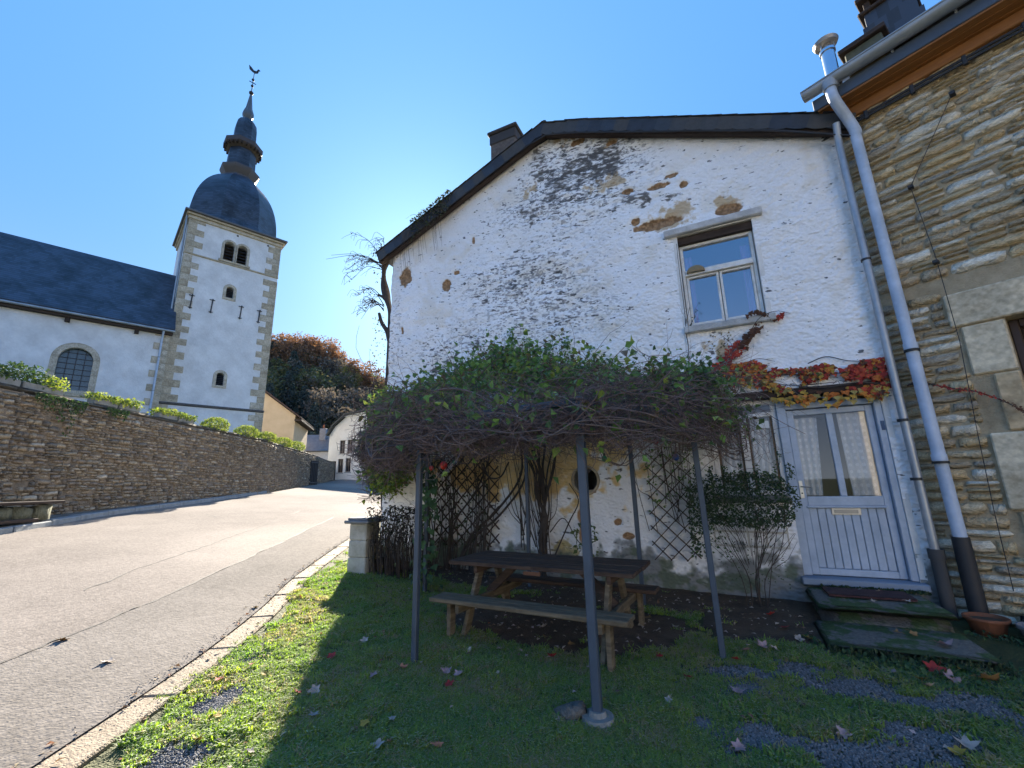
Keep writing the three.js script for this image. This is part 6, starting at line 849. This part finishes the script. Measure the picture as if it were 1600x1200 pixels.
  const st = []; for (let i = 0; i < 90000 && st.length < 19000; i++) { const G = pick(r, GRAVEL), x = G[0] + (r() + r() - 1) * G[2] * 1.9, z = G[1] + (r() + r() - 1) * G[3] * 1.9; if (x < lawnEdge(z) || gravelAt(x, z) < .2 + .75 * r()) continue; st.push([x, z]); }
  for (let i = 0; i < 1500; i++) { const z = -2.3 - 8 * r(), x = lawnEdge(z) - .24 + (r() + r() - 1) * .1 + (r() < .3 ? .22 : 0); if (fbm(z * 3, 2, 3, 69) + .3 * r() > .5) st.push([x, z, .03]); } // grit swept against the kerb
  const im = new THREE.InstancedMesh(gs, mat(1, 1, 1, { roughness: .8 }), st.length), m = new THREE.Matrix4(), e = new THREE.Euler(), qn = new THREE.Quaternion(), c = new THREE.Color(); st.forEach(([x, z, up = 0], i) => { const s = up ? .003 + .005 * r() * r() : .005 + .006 * r() * r() + .002; e.set(r() * 6, r() * 6, r() * 6); qn.setFromEuler(e); m.compose(new THREE.Vector3(x, gy(x, z) + up + .004 + .003 * r(), z), qn, new THREE.Vector3(s, s, s)); im.setMatrixAt(i, m); const v = .10 + .17 * r() * r(); c.setRGB(v, v, v * 1.01); im.setColorAt(i, c); }); im.name = 'gravel'; tag(im, 'grey gravel scattered in the worn lawn', 'gravel'); stuff(im); im.castShadow = im.receiveShadow = true; scene.add(im);
  // weeds along the steps and stone wall
  const lv = new Leaves(), G = [[.045, .10, .02], [.035, .085, .02], [.06, .12, .03]]; for (let i = 0; i < 2600; i++) { const x = 2.6 + 1.9 * r(), z = -4.5 + 1.7 * r(), [u, w] = toHouse(x, z); if (u > 6.42 && u < 7.62 && w < 1.56 || x > 4.545 + (z + 4.945) * .742 - .05) continue; if (fbm(x * 3, z * 3, 3, 66) < .46 || gravelAt(x, z) > .6) continue; lv.add(x, gy(x, z) + .04 * r(), z, .018 + .03 * r(), r, pick(r, G), { dir: [r() - .5, .35 + .4 * r(), r() - .5], nor: [0, 1, 0], w: .85 }); }
  const wd = mesh('weeds', lv.geo(), LEAF, scene, true); stuff(wd); tag(wd, 'low leafy weeds round the stone steps', 'weeds');
  // small leaf litter on soil and lawn
  const lt = new Leaves(); for (let i = 0; i < 1500; i++) { const u = .8 + 6 * r(), w = .2 + 2.9 * r(), p = H2W(u, 0, w); if (soilAt(p[0], p[2]) < .5 && r() > .1) continue; if (u > 6.4 && w < 1.6) continue; lt.add(p[0], gy(p[0], p[2]) + .035, p[2], .02 + .035 * r(), r, pick(r, [[.34, .27, .18], [.20, .12, .07], [.46, .38, .32], [.13, .075, .045], [.17, .10, .06], [.5, .38, .36]]), { dir: [r() - .5, .12 * r(), r() - .5], nor: [0, 1, 0], jit: .8 }); }
  for (let i = 0; i < 300; i++) { const z = -2.4 - 6.5 * r(), x = lawnEdge(z) - .3 + (r() ** 2) * 2.6; lt.add(x, gy(x, z) + .03, z, .02 + .03 * r(), r, pick(r, [[.34, .27, .16], [.22, .13, .06], [.44, .36, .26], [.32, .12, .04]]), { dir: [r() - .5, .1, r() - .5], nor: [0, 1, 0], jit: .8 }); }
  const ll = mesh('leaf_litter', lt.geo(), LEAFDRY, scene, true); stuff(ll); tag(ll, 'small dry leaf litter on soil and lawn', 'leaf litter');
}
// ---------- fallen leaves that can be told apart ----------
{
  const r = RNG(301), C = { red: [.42, .035, .03], yellow: [.50, .34, .05], pale: [.48, .42, .37], pink: [.46, .31, .32], tan: [.36, .21, .08] };
  const W = { red: 'bright red', yellow: 'yellow', pale: 'pale whitish', pink: 'pale pink', tan: 'tan brown' };
  const lobes = (s, seed) => { const q = RNG(seed), n = 30, P = []; const R = a => { const k = Math.abs(((a / (2 * Math.PI) * 5 + .0) % 1) - .5) * 2; return s * .5 * (.55 + .45 * Math.pow(k, 1.3)) * (1 + .16 * (q() - .5)); }; const ring = []; for (let i = 0; i < n; i++) { const a = i / n * 2 * Math.PI, rr = R(a) * (i === 0 ? .5 : 1); ring.push([Math.cos(a) * rr, Math.sin(a) * rr]); } const curl = .15 + .75 * q(), h = (x, z) => curl * (x * x * .5 + z * z * 1.5) / s + .12 * s * (vn(x / s * 3 + 9, z / s * 3 + 9, seed) - .5); for (let i = 0; i < n; i++) { const a = ring[i], b = ring[(i + 1) % n], ma = [a[0] * .5, a[1] * .5], mb = [b[0] * .5, b[1] * .5]; const v = p => [p[0], h(p[0], p[1]), p[1]]; P.push(0, 0, 0, ...v(mb), ...v(ma), ...v(ma), ...v(mb), ...v(b), ...v(ma), ...v(b), ...v(a)); } const g = new THREE.BufferGeometry(); g.setAttribute('position', new THREE.Float32BufferAttribute(P, 3)); const gg = mergeVertices(g, 1e-5); gg.computeVertexNormals(); return gg; };
  const spot = {}, put = (c, w, x, y, z, s) => { const key = c + w; spot[key] = (spot[key] || 0) + 1; const k = .85 + .3 * r(), m = mesh(numbered('fallen_leaf'), [lobes(s * .98, 900 + Math.floor(r() * 400)), tube([[-s * .25, .004, 0], [-s * .5, .012, .004], [-s * .75, .006, .012]], .0016, .0012, 4)], mat(C[c][0] * k, C[c][1] * k, C[c][2] * k, { roughness: .8, map: stoneTex[0] })); m.position.set(x, y, z); m.rotation.set((r() - .5) * .9, r() * 6.28, (r() - .5) * .9); tag(m, `${W[c]} curled fallen leaf on the ${w}`, 'leaf', `${W[c]} fallen leaves on the ${w}`); };
  for (const [c, w, x, z, s] of FALLEN) { const ry = w === 'road' ? .036 : .035; put(c, w, x, gy(x, z) + ry, z, s); }
  for (const [u, y, z, s, c] of [[7.30, .24, 1.33, .15, 'pink'], [7.05, .24, 1.1, .08, 'tan'], [7.17, .24, 1.1, .08, 'tan'], [6.72, .435, .2, .05, 'pale'], [6.98, .437, .36, .05, 'pale'], [7.13, .437, .38, .05, 'pale'], [6.75, .405, .73, .05, 'pale'], [7.0, .405, .72, .05, 'pale'], [7.22, .405, .45, .05, 'pale'], [7.3, .405, .62, .06, 'pale']]) { const p = H2W(u, y, z); put(c, y < .3 ? 'lower stone step' : 'upper stone step', p[0], p[1], p[2], s); }
}
renderer.render(scene, camera);
